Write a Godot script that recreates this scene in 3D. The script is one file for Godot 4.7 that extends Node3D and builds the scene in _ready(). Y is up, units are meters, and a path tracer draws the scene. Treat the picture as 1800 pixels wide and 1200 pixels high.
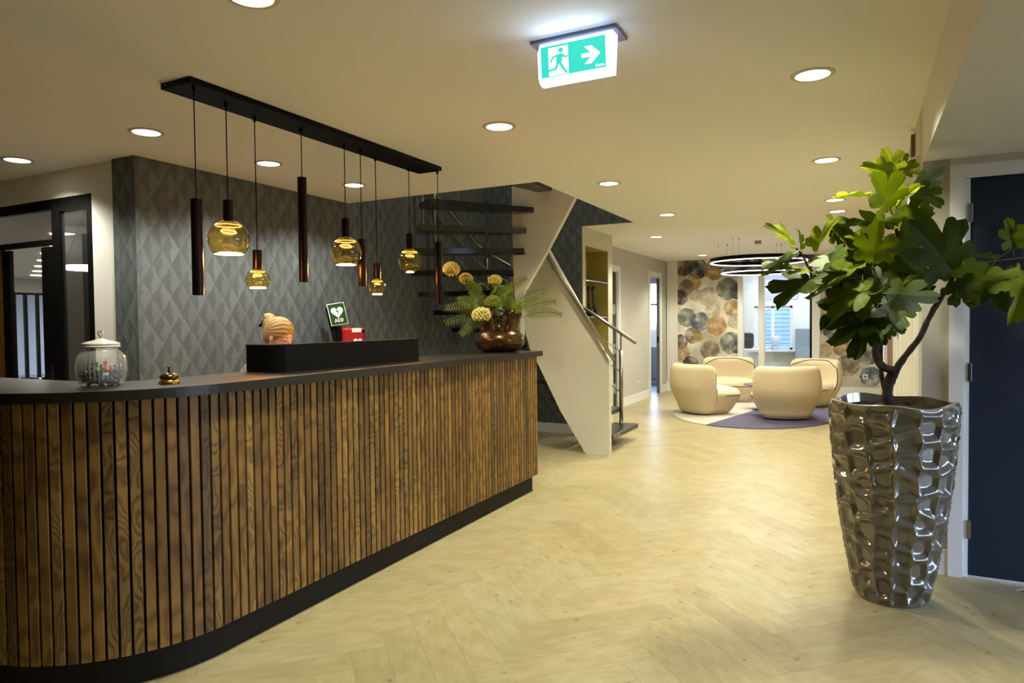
extends Node3D

const H := 2.58          # ceiling height of the hall
var M := {}
var names := {}
var rng := RandomNumberGenerator.new()
var nz := FastNoiseLite.new()

# ---------------------------------------------------------------- scene entry
func _ready() -> void:
	rng.seed = 11
	nz.seed = 5
	nz.frequency = 0.02
	camera_and_light()
	materials()
	build_floor()
	build_shell()
	build_stairwell()
	build_left_rooms()
	build_far_room()
	build_right_side()
	build_counter()
	build_staircase()
	build_pendants()
	build_downlights()
	build_exit_sign()
	build_lounge()
	build_planter()
	build_desk_things()
	build_vase()
	build_niche_things()
	build_person()

func camera_and_light() -> void:
	var cam := Camera3D.new()
	cam.name = "camera"
	cam.fov = 53.13
	cam.near = 0.05
	cam.far = 200.0
	cam.position = Vector3(0, 1.4, 0)
	cam.basis = Basis(Vector3.UP, deg_to_rad(27.06)) * Basis(Vector3.RIGHT, deg_to_rad(-1.594)) * Basis(Vector3.BACK, deg_to_rad(-0.62))
	add_child(cam)
	cam.current = true
	var we := WorldEnvironment.new()
	we.name = "environment"
	var env := Environment.new()
	env.background_mode = Environment.BG_SKY
	var sky := Sky.new()
	var sm := ProceduralSkyMaterial.new()
	sm.sky_top_color = Color(0.62, 0.74, 0.95)
	sm.sky_horizon_color = Color(0.86, 0.91, 1.0)
	sm.ground_horizon_color = Color(0.62, 0.66, 0.70)
	sm.ground_bottom_color = Color(0.42, 0.44, 0.46)
	sm.sky_energy_multiplier = 3.4
	sm.ground_energy_multiplier = 1.4
	sky.sky_material = sm
	env.sky = sky
	env.tonemap_mode = Environment.TONE_MAPPER_LINEAR
	env.tonemap_exposure = 1.08
	env.sdfgi_enabled = true
	env.ssao_enabled = true
	env.ssil_enabled = true
	we.environment = env
	add_child(we)

# ---------------------------------------------------------------- bookkeeping
func numbered(called: String) -> String:
	if not names.has(called):
		names[called] = 0
		return called
	names[called] += 1
	return "%s_%03d" % [called, names[called]]

func tag(o: Node, label: String, category: String, group := "") -> Node:
	o.set_meta("label", label)
	o.set_meta("category", category)
	if group != "":
		o.set_meta("group", group)
	return o

func thing(called: String, label: String, category: String, at := Vector3.ZERO, turn := 0.0, group := "") -> Node3D:
	var o := Node3D.new()
	o.name = numbered(called)
	add_child(o)
	o.position = at
	o.rotation.y = turn
	tag(o, label, category, group)
	return o

func structure(called: String) -> Node3D:
	var o := Node3D.new()
	o.name = called
	add_child(o)
	o.set_meta("kind", "structure")
	return o

func part(parent: Node, called: String, mesh: Mesh, m: Material, at := Vector3.ZERO, b := Basis.IDENTITY) -> MeshInstance3D:
	var o := MeshInstance3D.new()
	o.name = called
	o.mesh = mesh
	o.material_override = null
	for i in mesh.get_surface_count():
		o.set_surface_override_material(i, m)
	o.transform = Transform3D(b, at)
	parent.add_child(o, true)
	return o

func single(called: String, mesh: Mesh, m: Material, label: String, category: String, at := Vector3.ZERO, b := Basis.IDENTITY, group := "") -> MeshInstance3D:
	var o := part(self, numbered(called), mesh, m, at, b)
	tag(o, label, category, group)
	return o

func turned(deg: float, axis := Vector3.UP) -> Basis:
	return Basis(axis, deg_to_rad(deg))

# ---------------------------------------------------------------- materials
func mat(c: Color, rough := 0.6, metal := 0.0, spec := 0.5) -> StandardMaterial3D:
	var m := StandardMaterial3D.new()
	m.albedo_color = c
	m.roughness = rough
	m.metallic = metal
	m.metallic_specular = spec
	return m

func glow(c: Color, e: float) -> StandardMaterial3D:
	var m := mat(Color(0.9, 0.9, 0.9), 0.5)
	m.emission_enabled = true
	m.emission = c
	m.emission_energy_multiplier = e
	return m

func pane(c: Color, a: float) -> StandardMaterial3D:
	var m := mat(Color(c.r, c.g, c.b, a), 0.02)
	m.transparency = BaseMaterial3D.TRANSPARENCY_ALPHA
	return m

func tex(im: Image) -> ImageTexture:
	return ImageTexture.create_from_image(im)

func clampb(v: float) -> int:
	return clampi(int(v), 0, 255)

func noise_normal(freq: float, strength := 4.0, sz := 512) -> NoiseTexture2D:
	var n := FastNoiseLite.new()
	n.seed = 3
	n.frequency = freq
	n.fractal_octaves = 3
	var t := NoiseTexture2D.new()
	t.width = sz
	t.height = sz
	t.seamless = true
	t.as_normal_map = true
	t.bump_strength = strength
	t.noise = n
	return t

# wood: grain runs along v (the image's height)
func wood_image(w: int, h: int, dark: Color, light: Color, sd: int, swirl: float, fine: float) -> Image:
	var d := PackedByteArray()
	d.resize(w * h * 3)
	var a := FastNoiseLite.new()
	a.seed = sd
	a.frequency = 0.012
	a.fractal_octaves = 2
	var b := FastNoiseLite.new()
	b.seed = sd + 7
	b.frequency = 0.05
	b.fractal_octaves = 3
	var k := 0
	for y in h:
		for x in w:
			var warp := a.get_noise_2d(x * 1.3, y * 0.16) * swirl + a.get_noise_2d(x * 3.0 + 900, y * 0.5) * swirl * 0.22
			var ring := sin(x * 0.16 + warp * 34.0)
			ring = pow(0.5 + 0.5 * ring, 2.2)
			var pores := b.get_noise_2d(x * 5.0, y * 0.22) * fine
			var tone := b.get_noise_2d(x * 0.25 + 500, y * 0.02) * 0.35
			var t := clampf(0.62 - ring * 0.42 + pores + tone, 0, 1)
			var c := dark.lerp(light, t)
			d[k] = clampb(c.r * 255)
			d[k + 1] = clampb(c.g * 255)
			d[k + 2] = clampb(c.b * 255)
			k += 3
	return Image.create_from_data(w, h, false, Image.FORMAT_RGB8, d)

# pale floor oak: grain along u (the image's width), knots
func floor_image(w: int, h: int) -> Image:
	var d := PackedByteArray()
	d.resize(w * h * 3)
	var a := FastNoiseLite.new()
	a.seed = 21
	a.frequency = 0.01
	a.fractal_octaves = 4
	var knots := []
	for i in 14:
		knots.append([rng.randf() * w, rng.randf() * h, 1.5 + rng.randf() * 3.0])
	var k := 0
	for y in h:
		for x in w:
			var g := a.get_noise_2d(x * 0.5, y * 3.2) * 0.5 + a.get_noise_2d(x * 1.2 + 300, y * 12.0) * 0.35
			var big := a.get_noise_2d(x * 0.35 + 50, y * 0.9 + 70) * 0.55
			var t := clampf(0.56 + g * 0.5 + big * 0.5, 0, 1)
			var c := Color(0.60, 0.555, 0.405).lerp(Color(0.72, 0.685, 0.555), t)
			d[k] = clampb(c.r * 255)
			d[k + 1] = clampb(c.g * 255)
			d[k + 2] = clampb(c.b * 255)
			k += 3
	for kn in knots:
		for yy in range(-9, 10):
			for xx in range(-18, 19):
				var q: float = exp(-(xx * xx / (kn[2] * kn[2] * 6.0) + yy * yy / (kn[2] * kn[2])))
				if q < 0.05:
					continue
				var px := posmod(int(kn[0]) + xx, w)
				var py := posmod(int(kn[1]) + yy, h)
				var at := (py * w + px) * 3
				for ch in 3:
					d[at + ch] = clampb(d[at + ch] * (1.0 - 0.25 * q))
	return Image.create_from_data(w, h, false, Image.FORMAT_RGB8, d)

# slate wallpaper printed with staggered lozenges
func wallpaper_image(n: int, cols: int, rows: int) -> Image:
	var d := PackedByteArray()
	d.resize(n * n * 3)
	var a := FastNoiseLite.new()
	a.seed = 8
	a.frequency = 0.012
	a.fractal_octaves = 2
	var k := 0
	for y in n:
		for x in n:
			var u := x * float(cols) / n
			var v := y * float(rows) / n
			var wob := a.get_noise_2d(x, y) * 0.05
			var p := u + v + wob
			var q := u - v + wob
			var ip := floori(p)
			var iq := floori(q)
			var fp := p - ip
			var fq := q - iq
			# inside one lozenge: fp, fq run along its two sides
			var across := (fp + fq) - 1.0      # -1 left corner .. 1 right corner
			var hsh := fposmod(sin(fposmod((ip + iq + 1) * 0.5, cols) * 12.9 + fposmod((ip - iq) * 0.5, rows) * 78.2) * 437.5, 1.0)
			var fold: float = smoothstep(-0.14, 0.14, across + a.get_noise_2d(x * 1.6 + 700, y * 1.1) * 0.28)
			var t := 0.30 + 0.40 * (1.0 - fold) * (0.7 + 0.4 * hsh) + (hsh - 0.5) * 0.12
			var edge: float = minf(minf(fp, 1.0 - fp), minf(fq, 1.0 - fq))
			t += 0.16 * smoothstep(0.06, 0.0, edge) * (0.4 + a.get_noise_2d(x * 0.6, y * 0.6 + 90))
			t += a.get_noise_2d(x * 9.0, y * 2.2 + 40) * 0.07
			var c := Color(0.245, 0.27, 0.282).lerp(Color(0.425, 0.455, 0.465), clampf(t, 0, 1))
			d[k] = clampb(c.r * 255)
			d[k + 1] = clampb(c.g * 255)
			d[k + 2] = clampb(c.b * 255)
			k += 3
	return Image.create_from_data(n, n, false, Image.FORMAT_RGB8, d)

# watercolour discs printed on the mural; metres from its top-left corner: x, y, r, hue index
func mural_image(w: int, h: int, ppm: float) -> Image:
	var d := PackedByteArray()
	d.resize(w * h * 3)
	var a := FastNoiseLite.new()
	a.seed = 31
	a.frequency = 0.006
	a.fractal_octaves = 4
	a.fractal_gain = 0.42
	var k := 0
	for y in h:
		for x in w:
			var t := clampf(0.55 + a.get_noise_2d(x, y) * 0.8, 0, 1)
			var c := Color(0.66, 0.62, 0.55).lerp(Color(0.90, 0.88, 0.84), t)
			d[k] = clampb(c.r * 255)
			d[k + 1] = clampb(c.g * 255)
			d[k + 2] = clampb(c.b * 255)
			k += 3
	var hues := [Color(0.27, 0.22, 0.18), Color(0.20, 0.22, 0.24), Color(0.56, 0.44, 0.26), Color(0.60, 0.55, 0.46), Color(0.36, 0.38, 0.36), Color(0.26, 0.30, 0.36), Color(0.62, 0.47, 0.30), Color(0.45, 0.38, 0.31), Color(0.66, 0.55, 0.28)]
	var discs := [[0.12, 0.12, 0.19, 0], [0.40, 0.17, 0.20, 1], [0.70, 0.21, 0.20, 2], [0.30, 0.42, 0.16, 8], [0.17, 0.52, 0.16, 7], [0.05, 0.72, 0.16, 0], [0.58, 0.72, 0.195, 3], [0.96, 0.58, 0.22, 4], [1.14, 0.65, 0.15, 1], [0.34, 0.68, 0.13, 3], [0.18, 1.12, 0.19, 4], [0.44, 1.20, 0.19, 5], [0.75, 1.28, 0.20, 6], [0.68, 1.0, 0.16, 3], [1.05, 0.95, 0.17, 2], [1.10, 1.20, 0.15, 3], [0.30, 1.47, 0.17, 7], [0.40, 1.52, 0.10, 8], [0.05, 1.60, 0.15, 0], [0.62, 1.76, 0.19, 7], [1.02, 1.62, 0.22, 4], [1.14, 1.70, 0.13, 1], [0.08, 1.83, 0.17, 6], [0.25, 2.03, 0.16, 0], [0.9, 2.05, 0.18, 5], [0.45, 2.2, 0.18, 3],
		[2.62, 1.30, 0.17, 3], [2.84, 1.36, 0.22, 1], [2.95, 1.70, 0.16, 2], [3.15, 1.50, 0.20, 6], [3.36, 1.78, 0.22, 4], [3.03, 2.02, 0.20, 7], [2.66, 1.75, 0.13, 8], [2.75, 2.1, 0.15, 3], [3.4, 2.2, 0.18, 5], [2.8, 0.3, 0.2, 2], [3.2, 0.4, 0.2, 4], [2.7, 0.75, 0.19, 5], [3.1, 0.9, 0.2, 3], [3.4, 0.85, 0.18, 0], [3.45, 1.3, 0.17, 3], [2.6, 2.2, 0.18, 4], [3.25, 0.1, 0.15, 1], [1.4, 0.1, 0.2, 1], [1.9, 0.12, 0.18, 3], [2.3, 0.1, 0.2, 0]]
	for q in discs:
		var cx: float = q[0] * ppm
		var cy: float = q[1] * ppm
		var r: float = q[2] * ppm
		var col: Color = hues[q[3]]
		for yy in range(maxi(0, int(cy - r - 3)), mini(h, int(cy + r + 3))):
			for xx in range(maxi(0, int(cx - r - 3)), mini(w, int(cx + r + 3))):
				var dd := Vector2(xx - cx, yy - cy).length() + a.get_noise_2d(xx * 4, yy * 4) * 5.0
				if dd > r:
					continue
				var n1 := a.get_noise_2d(xx * 2.4 + q[3] * 300 + cx, yy * 2.4)
				var n2 := a.get_noise_2d(xx * 7.0 + cy, yy * 7.0)
				var al := clampf(0.66 + n1 * 0.75 + n2 * 0.22, 0.08, 0.94) * smoothstep(0.0, 4.0, r - dd)
				var at := (yy * w + xx) * 3
				d[at] = clampb(lerpf(d[at], col.r * 255, al))
				d[at + 1] = clampb(lerpf(d[at + 1], col.g * 255, al))
				d[at + 2] = clampb(lerpf(d[at + 2], col.b * 255, al))
	return Image.create_from_data(w, h, false, Image.FORMAT_RGB8, d)

# leaf blade: paler veins radiating from the stalk
func vein_image(n: int) -> Image:
	var im := Image.create(n, n, false, Image.FORMAT_RGB8)
	for y in n:
		for x in n:
			var p := Vector2(x / float(n) - 0.5, 0.93 - y / float(n) * 1.15)
			var v := 0.0
			for a in [90.0, 52.0, 128.0, 8.0, 172.0]:
				var d := Vector2(cos(deg_to_rad(a)), sin(deg_to_rad(a)))
				var t := p.dot(d)
				if t < 0.0:
					continue
				var s := absf(p.x * d.y - p.y * d.x)
				v = maxf(v, smoothstep(0.012, 0.003, s) * (1.0 - t * 0.6))
				var w := absf(fposmod(t * 9.0 - s * 7.0, 1.0) - 0.5)
				v = maxf(v, smoothstep(0.05, 0.0, 0.5 - w) * 0.35 * smoothstep(0.25, 0.0, s))
			var c := Color(0.90, 0.90, 0.90).lerp(Color(1.0, 1.0, 0.95), v)
			im.set_pixel(x, y, c)
	return im

func tweed_image(n: int) -> Image:
	var im := Image.create(n, n, false, Image.FORMAT_RGB8)
	for y in n:
		for x in n:
			var v := rng.randf()
			var c := Color(0.16, 0.15, 0.15)
			if v > 0.62:
				c = Color(0.66, 0.62, 0.58)
			elif v > 0.5:
				c = Color(0.45, 0.27, 0.25)
			im.set_pixel(x, y, c)
	return im

func materials() -> void:
	M.ceiling = mat(Color(0.95, 0.945, 0.93), 0.9)
	M.back_wall = mat(Color(0.40, 0.36, 0.30), 0.8)
	M.white = mat(Color(0.885, 0.875, 0.845), 0.75)
	M.trim = mat(Color(0.90, 0.90, 0.89), 0.45)
	M.cream = mat(Color(0.80, 0.785, 0.725), 0.8)
	M.corridor = mat(Color(0.735, 0.73, 0.695), 0.8)
	M.pier = mat(Color(0.70, 0.685, 0.63), 0.85)
	M.slab = mat(Color(0.45, 0.42, 0.36), 0.9)
	M.black = mat(Color(0.035, 0.033, 0.030), 0.5, 0.0, 0.25)
	M.black_matt = mat(Color(0.045, 0.043, 0.04), 0.75, 0.0, 0.3)
	M.groove = mat(Color(0.05, 0.04, 0.035), 0.8)
	M.worktop = mat(Color(0.135, 0.122, 0.108), 0.34, 0.0, 0.45)
	M.worktop.normal_enabled = true
	M.worktop.normal_texture = noise_normal(0.03, 2.0)
	M.worktop.normal_scale = 0.25
	M.worktop.uv1_triplanar = true
	M.worktop.uv1_scale = Vector3(2, 2, 2)
	M.plinth = mat(Color(0.10, 0.09, 0.068), 0.6, 0.0, 0.3)
	M.steel = mat(Color(0.62, 0.60, 0.56), 0.28, 1.0)
	M.chrome = mat(Color(0.78, 0.78, 0.78), 0.12, 1.0)
	M.brass = mat(Color(0.72, 0.56, 0.20), 0.25, 1.0)
	M.old_brass = mat(Color(0.38, 0.30, 0.19), 0.3, 1.0)
	M.bronze_tube = mat(Color(0.13, 0.085, 0.065), 0.32, 0.85)
	M.tread = mat(Color(0.05, 0.075, 0.07), 0.12, 0.0, 0.6)
	M.glass_green = pane(Color(0.25, 0.5, 0.42), 0.30)
	M.pane = pane(Color(0.55, 0.60, 0.60), 0.03)
	M.pane_smoke = pane(Color(0.20, 0.17, 0.13), 0.25)
	M.jar = pane(Color(0.92, 0.93, 0.92), 0.17)
	M.amber = mat(Color(1.0, 0.925, 0.68, 0.0), 0.01)
	M.amber.refraction_enabled = true
	M.amber.refraction_scale = 0.05
	M.amber.transparency = BaseMaterial3D.TRANSPARENCY_ALPHA
	M.filament = glow(Color(1.0, 0.78, 0.42), 5.0)
	M.bulb_base = glow(Color(1.0, 0.86, 0.66), 7.0)
	M.down = glow(Color(1.0, 0.95, 0.86), 5.0)
	M.led = glow(Color(1.0, 0.99, 0.96), 4.0)
	M.panel = glow(Color(0.92, 0.96, 1.0), 3.0)
	M.door_blue = mat(Color(0.14, 0.175, 0.23), 0.5, 0.0, 0.35)
	M.blue_panel = mat(Color(0.56, 0.62, 0.68), 0.6)
	M.navy = mat(Color(0.06, 0.07, 0.12), 0.8)
	M.paper = mat(Color(0.93, 0.93, 0.92), 0.6)
	M.green_sign = mat(Color(0.05, 0.26, 0.10), 0.4)
	M.red = mat(Color(0.62, 0.045, 0.05), 0.4)
	M.purple = mat(Color(0.36, 0.31, 0.40), 0.35)
	M.rug_light = mat(Color(0.78, 0.75, 0.70), 0.95)
	M.rug_dark = mat(Color(0.34, 0.325, 0.43), 0.95)
	var fab := mat(Color(0.82, 0.76, 0.625), 0.9)
	fab.rim_enabled = true
	fab.rim = 0.25
	fab.normal_enabled = true
	fab.normal_texture = noise_normal(0.25, 3.0, 256)
	fab.normal_scale = 0.5
	fab.uv1_triplanar = true
	fab.uv1_scale = Vector3(6, 6, 6)
	M.fabric = fab
	for q in ["rug_light", "rug_dark"]:
		M[q].normal_enabled = true
		M[q].normal_texture = fab.normal_texture
		M[q].uv1_triplanar = true
		M[q].uv1_scale = Vector3(8, 8, 8)
	M.piping = mat(Color(0.20, 0.17, 0.14), 0.8)
	M.glaze = mat(Color(0.40, 0.375, 0.325), 0.10, 0.0, 0.7)
	M.glaze.clearcoat_enabled = true
	M.glaze.clearcoat = 0.6
	M.glaze.clearcoat_roughness = 0.04
	M.rim_glaze = mat(Color(0.60, 0.57, 0.50), 0.15)
	M.soil = mat(Color(0.085, 0.065, 0.05), 0.95)
	M.bark = mat(Color(0.235, 0.19, 0.14), 0.85)
	M.bark.normal_enabled = true
	M.bark.normal_texture = noise_normal(0.06, 8.0, 256)
	M.bark.uv1_triplanar = true
	M.bark.uv1_scale = Vector3(6, 6, 6)
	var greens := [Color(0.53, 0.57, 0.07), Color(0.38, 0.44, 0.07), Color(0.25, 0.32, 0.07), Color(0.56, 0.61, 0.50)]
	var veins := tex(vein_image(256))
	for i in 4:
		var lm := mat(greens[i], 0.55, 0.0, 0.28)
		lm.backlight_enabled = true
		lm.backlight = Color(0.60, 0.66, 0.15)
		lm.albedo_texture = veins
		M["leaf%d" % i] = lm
	M.fern = mat(Color(0.30, 0.36, 0.07), 0.55)
	M.fern.backlight_enabled = true
	M.fern.backlight = Color(0.45, 0.5, 0.12)
	M.stem = mat(Color(0.28, 0.30, 0.10), 0.6)
	M.petal = mat(Color(0.86, 0.83, 0.50), 0.8)
	M.petal.backlight_enabled = true
	M.petal.backlight = Color(0.4, 0.4, 0.2)
	M.vase = mat(Color(0.34, 0.255, 0.15), 0.26, 0.8)
	M.skin = mat(Color(0.84, 0.685, 0.615), 0.55)
	M.skin.subsurf_scatter_enabled = true
	M.skin.subsurf_scatter_strength = 0.1
	M.hair = mat(Color(0.64, 0.535, 0.33), 0.45)
	M.hair.normal_enabled = true
	M.hair.normal_texture = noise_normal(0.12, 6.0, 256)
	M.hair.uv1_triplanar = true
	M.hair.uv1_scale = Vector3(30, 4, 30)
	M.eye = mat(Color(0.06, 0.06, 0.08), 0.2)
	M.lip = mat(Color(0.66, 0.36, 0.34), 0.4)
	M.tweed = mat(Color(1, 1, 1), 0.95)
	M.tweed.albedo_texture = tex(tweed_image(128))
	M.tweed.uv1_triplanar = true
	M.tweed.uv1_scale = Vector3(3, 3, 3)
	M.trousers = mat(Color(0.07, 0.07, 0.09), 0.85)
	# slats
	var s1 := tex(wood_image(256, 1024, Color(0.26, 0.18, 0.07), Color(0.69, 0.55, 0.29), 3, 1.0, 0.10))
	var s2 := tex(wood_image(256, 1024, Color(0.31, 0.225, 0.09), Color(0.64, 0.515, 0.275), 40, 0.30, 0.08))
	var tints := [Color(1, 1, 1), Color(0.86, 0.80, 0.74), Color(1.0, 0.95, 0.84), Color(0.78, 0.75, 0.70)]
	for i in 4:
		var m := mat(tints[i], 0.55)
		m.albedo_texture = s1 if i == 0 or i == 3 else s2
		m.texture_filter = BaseMaterial3D.TEXTURE_FILTER_LINEAR
		M["slat%d" % i] = m
	M.brown_wood = mat(Color(0.85, 0.75, 0.62), 0.5)
	M.brown_wood.albedo_texture = s2
	M.brown_wood.uv1_triplanar = true
	M.brown_wood.uv1_scale = Vector3(1.2, 1.2, 1.2)
	# floor planks
	var ft := tex(floor_image(1024, 512))
	var ftint := [Color(1, 1, 1), Color(0.975, 0.968, 0.95), Color(1.0, 0.99, 0.97), Color(0.955, 0.94, 0.91), Color(0.985, 0.972, 0.945)]
	for i in 5:
		var m := mat(ftint[i], 0.33, 0.0, 0.23)
		m.albedo_texture = ft
		M["plank%d" % i] = m
	M.wallpaper = mat(Color(1, 1, 1), 0.7)
	M.wallpaper.albedo_texture = tex(wallpaper_image(1024, 8, 5))
	M.wallpaper.uv1_scale = Vector3(1.0 / 1.2, 1.0 / 1.15, 1)
	M.mural = mat(Color(1, 1, 1), 0.8)
	M.mural.albedo_texture = tex(mural_image(1083, 720, 300.0))

# ---------------------------------------------------------------- mesh helpers (right-handed winding in, Godot's clockwise out)
func begin(smooth := false) -> SurfaceTool:
	var st := SurfaceTool.new()
	st.begin(Mesh.PRIMITIVE_TRIANGLES)
	st.set_smooth_group(0 if smooth else -1)
	return st

func tri(st: SurfaceTool, a: Vector3, b: Vector3, c: Vector3, ua := Vector2.ZERO, ub := Vector2.ZERO, uc := Vector2.ZERO) -> void:
	st.set_uv(ua); st.add_vertex(a)
	st.set_uv(uc); st.add_vertex(c)
	st.set_uv(ub); st.add_vertex(b)

func quad(st: SurfaceTool, a: Vector3, b: Vector3, c: Vector3, d: Vector3, u := [Vector2.ZERO, Vector2.ZERO, Vector2.ZERO, Vector2.ZERO]) -> void:
	tri(st, a, b, c, u[0], u[1], u[2])
	tri(st, a, c, d, u[0], u[2], u[3])

func done(st: SurfaceTool) -> ArrayMesh:
	st.generate_normals()
	return st.commit()

func face_uv(p: Vector3, n: Vector3, off: Vector2) -> Vector2:
	var q := n.abs()
	if q.y >= q.x and q.y >= q.z:
		return Vector2(p.x, p.z) + off
	if q.x >= q.z:
		return Vector2(p.z, -p.y) + off
	return Vector2(p.x, -p.y) + off

func uquad(st: SurfaceTool, a: Vector3, b: Vector3, c: Vector3, d: Vector3, off := Vector2.ZERO) -> void:
	var n := (b - a).cross(c - a)
	quad(st, a, b, c, d, [face_uv(a, n, off), face_uv(b, n, off), face_uv(c, n, off), face_uv(d, n, off)])

# box from corner lo to corner hi with chamfer
func add_box(st: SurfaceTool, lo: Vector3, hi: Vector3, ch := 0.0, off := Vector2.ZERO) -> void:
	var c := (lo + hi) * 0.5
	var e := (hi - lo) * 0.5
	if ch <= 0.0:
		ch = 0.0
	var i := e - Vector3(ch, ch, ch)
	for ax in 3:
		var u := (ax + 1) % 3
		var v := (ax + 2) % 3
		for s in [-1.0, 1.0]:
			var p := []
			for q in [[-1, -1], [1, -1], [1, 1], [-1, 1]]:
				var w := Vector3.ZERO
				w[ax] = e[ax] * s
				w[u] = i[u] * q[0]
				w[v] = i[v] * q[1]
				p.append(c + w)
			if s > 0:
				uquad(st, p[0], p[1], p[2], p[3], off)
			else:
				uquad(st, p[3], p[2], p[1], p[0], off)
	if ch <= 0.0:
		return
	for ax in 3:                       # edges along ax
		var u := (ax + 1) % 3
		var v := (ax + 2) % 3
		for su in [-1.0, 1.0]:
			for sv in [-1.0, 1.0]:
				var a := Vector3.ZERO
				var b := Vector3.ZERO
				a[u] = e[u] * su; a[v] = i[v] * sv
				b[u] = i[u] * su; b[v] = e[v] * sv
				var a0 := a; var a1 := a; var b0 := b; var b1 := b
				a0[ax] = -i[ax]; b0[ax] = -i[ax]; a1[ax] = i[ax]; b1[ax] = i[ax]
				if su * sv > 0:
					uquad(st, c + a0, c + b0, c + b1, c + a1, off)
				else:
					uquad(st, c + a1, c + b1, c + b0, c + a0, off)
	for sx in [-1.0, 1.0]:
		for sy in [-1.0, 1.0]:
			for sz in [-1.0, 1.0]:
				var a := c + Vector3(e.x * sx, i.y * sy, i.z * sz)
				var b := c + Vector3(i.x * sx, e.y * sy, i.z * sz)
				var d := c + Vector3(i.x * sx, i.y * sy, e.z * sz)
				if sx * sy * sz > 0:
					tri(st, a, b, d)
				else:
					tri(st, a, d, b)

func bx(lo: Vector3, hi: Vector3, ch := 0.0, off := Vector2.ZERO) -> ArrayMesh:
	var st := begin()
	add_box(st, lo, hi, ch, off)
	return done(st)

func cbox(size: Vector3, ch := 0.0, off := Vector2.ZERO) -> ArrayMesh:
	return bx(-size * 0.5, size * 0.5, ch, off)

# revolve (radius, height) pairs about y
func add_lathe(st: SurfaceTool, prof: Array, seg := 24, at := Vector3.ZERO) -> void:
	for k in seg:
		var a0 := TAU * k / seg
		var a1 := TAU * (k + 1) / seg
		for j in prof.size() - 1:
			var r0: float = prof[j][0]; var y0: float = prof[j][1]
			var r1: float = prof[j + 1][0]; var y1: float = prof[j + 1][1]
			var p00 := at + Vector3(r0 * cos(a0), y0, r0 * sin(a0))
			var p01 := at + Vector3(r0 * cos(a1), y0, r0 * sin(a1))
			var p10 := at + Vector3(r1 * cos(a0), y1, r1 * sin(a0))
			var p11 := at + Vector3(r1 * cos(a1), y1, r1 * sin(a1))
			if r0 > 1e-5:
				tri(st, p00, p10, p01)
			if r1 > 1e-5:
				tri(st, p01, p10, p11)

func lathe(prof: Array, seg := 24, smooth := true) -> ArrayMesh:
	var st := begin(smooth)
	add_lathe(st, prof, seg)
	return done(st)

# flat-shaded profile corners with smooth sides: each pair of profile points is its own band
func lathe_hard(prof: Array, seg := 24) -> ArrayMesh:
	var st := SurfaceTool.new()
	st.begin(Mesh.PRIMITIVE_TRIANGLES)
	for j in prof.size() - 1:
		st.set_smooth_group(j + 1)
		add_lathe(st, [prof[j], prof[j + 1]], seg)
	return done(st)

func add_tube(st: SurfaceTool, pts: Array, rad, seg := 8, caps := true) -> void:
	var n := pts.size()
	var rings := []
	var up := Vector3.UP
	var t0: Vector3 = (pts[1] - pts[0]).normalized()
	if absf(t0.dot(up)) > 0.95:
		up = Vector3.RIGHT
	var side := up.cross(t0).normalized()
	for i in n:
		var t: Vector3
		if i == 0:
			t = t0
		elif i == n - 1:
			t = (pts[n - 1] - pts[n - 2]).normalized()
		else:
			t = ((pts[i + 1] - pts[i]).normalized() + (pts[i] - pts[i - 1]).normalized()).normalized()
		side = (side - t * side.dot(t)).normalized()
		var v := t.cross(side)
		var r: float = rad[i] if rad is Array else rad
		var ring := []
		for k in seg:
			var a := TAU * k / seg
			ring.append(pts[i] + (side * cos(a) + v * sin(a)) * r)
		rings.append(ring)
	for i in n - 1:
		for k in seg:
			var k2 := (k + 1) % seg
			quad(st, rings[i][k], rings[i][k2], rings[i + 1][k2], rings[i + 1][k])
	if caps:
		for k in seg:
			var k2 := (k + 1) % seg
			tri(st, pts[0], rings[0][k2], rings[0][k])
			tri(st, pts[n - 1], rings[n - 1][k], rings[n - 1][k2])

func tube(pts: Array, rad, seg := 10) -> ArrayMesh:
	var st := begin(true)
	add_tube(st, pts, rad, seg)
	return done(st)

# polygon in the x-y plane, z from z0 to z1
func add_prism(st: SurfaceTool, poly: PackedVector2Array, z0: float, z1: float, xf := Transform3D.IDENTITY) -> void:
	var p := poly
	if Geometry2D.is_polygon_clockwise(p):
		p = p.duplicate()
		p.reverse()
	var idx := Geometry2D.triangulate_polygon(p)
	for i in range(0, idx.size(), 3):
		var a := p[idx[i]]; var b := p[idx[i + 1]]; var c := p[idx[i + 2]]
		if (b - a).cross(c - a) < 0:
			var t := b; b = c; c = t
		tri(st, xf * Vector3(a.x, a.y, z1), xf * Vector3(b.x, b.y, z1), xf * Vector3(c.x, c.y, z1))
		tri(st, xf * Vector3(a.x, a.y, z0), xf * Vector3(c.x, c.y, z0), xf * Vector3(b.x, b.y, z0))
	var n := p.size()
	# Geometry2D's notion of clockwise has y down; check the area sign in y-up terms
	var area := 0.0
	for i in n:
		area += p[i].cross(p[(i + 1) % n])
	for i in n:
		var a := p[i]; var b := p[(i + 1) % n]
		if area < 0:
			var t := a; a = b; b = t
		quad(st, xf * Vector3(a.x, a.y, z0), xf * Vector3(b.x, b.y, z0), xf * Vector3(b.x, b.y, z1), xf * Vector3(a.x, a.y, z1))

func prism(poly: PackedVector2Array, z0: float, z1: float, xf := Transform3D.IDENTITY) -> ArrayMesh:
	var st := begin()
	add_prism(st, poly, z0, z1, xf)
	return done(st)

# plan polygon (x, z) raised from y0 to y1
func slab(poly: Array, y0: float, y1: float) -> ArrayMesh:
	var p := PackedVector2Array()
	for q in poly:
		p.append(Vector2(q.x, -q.y))
	return prism(p, y0, y1, Transform3D(Basis(Vector3.RIGHT, -PI / 2), Vector3.ZERO))

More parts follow.
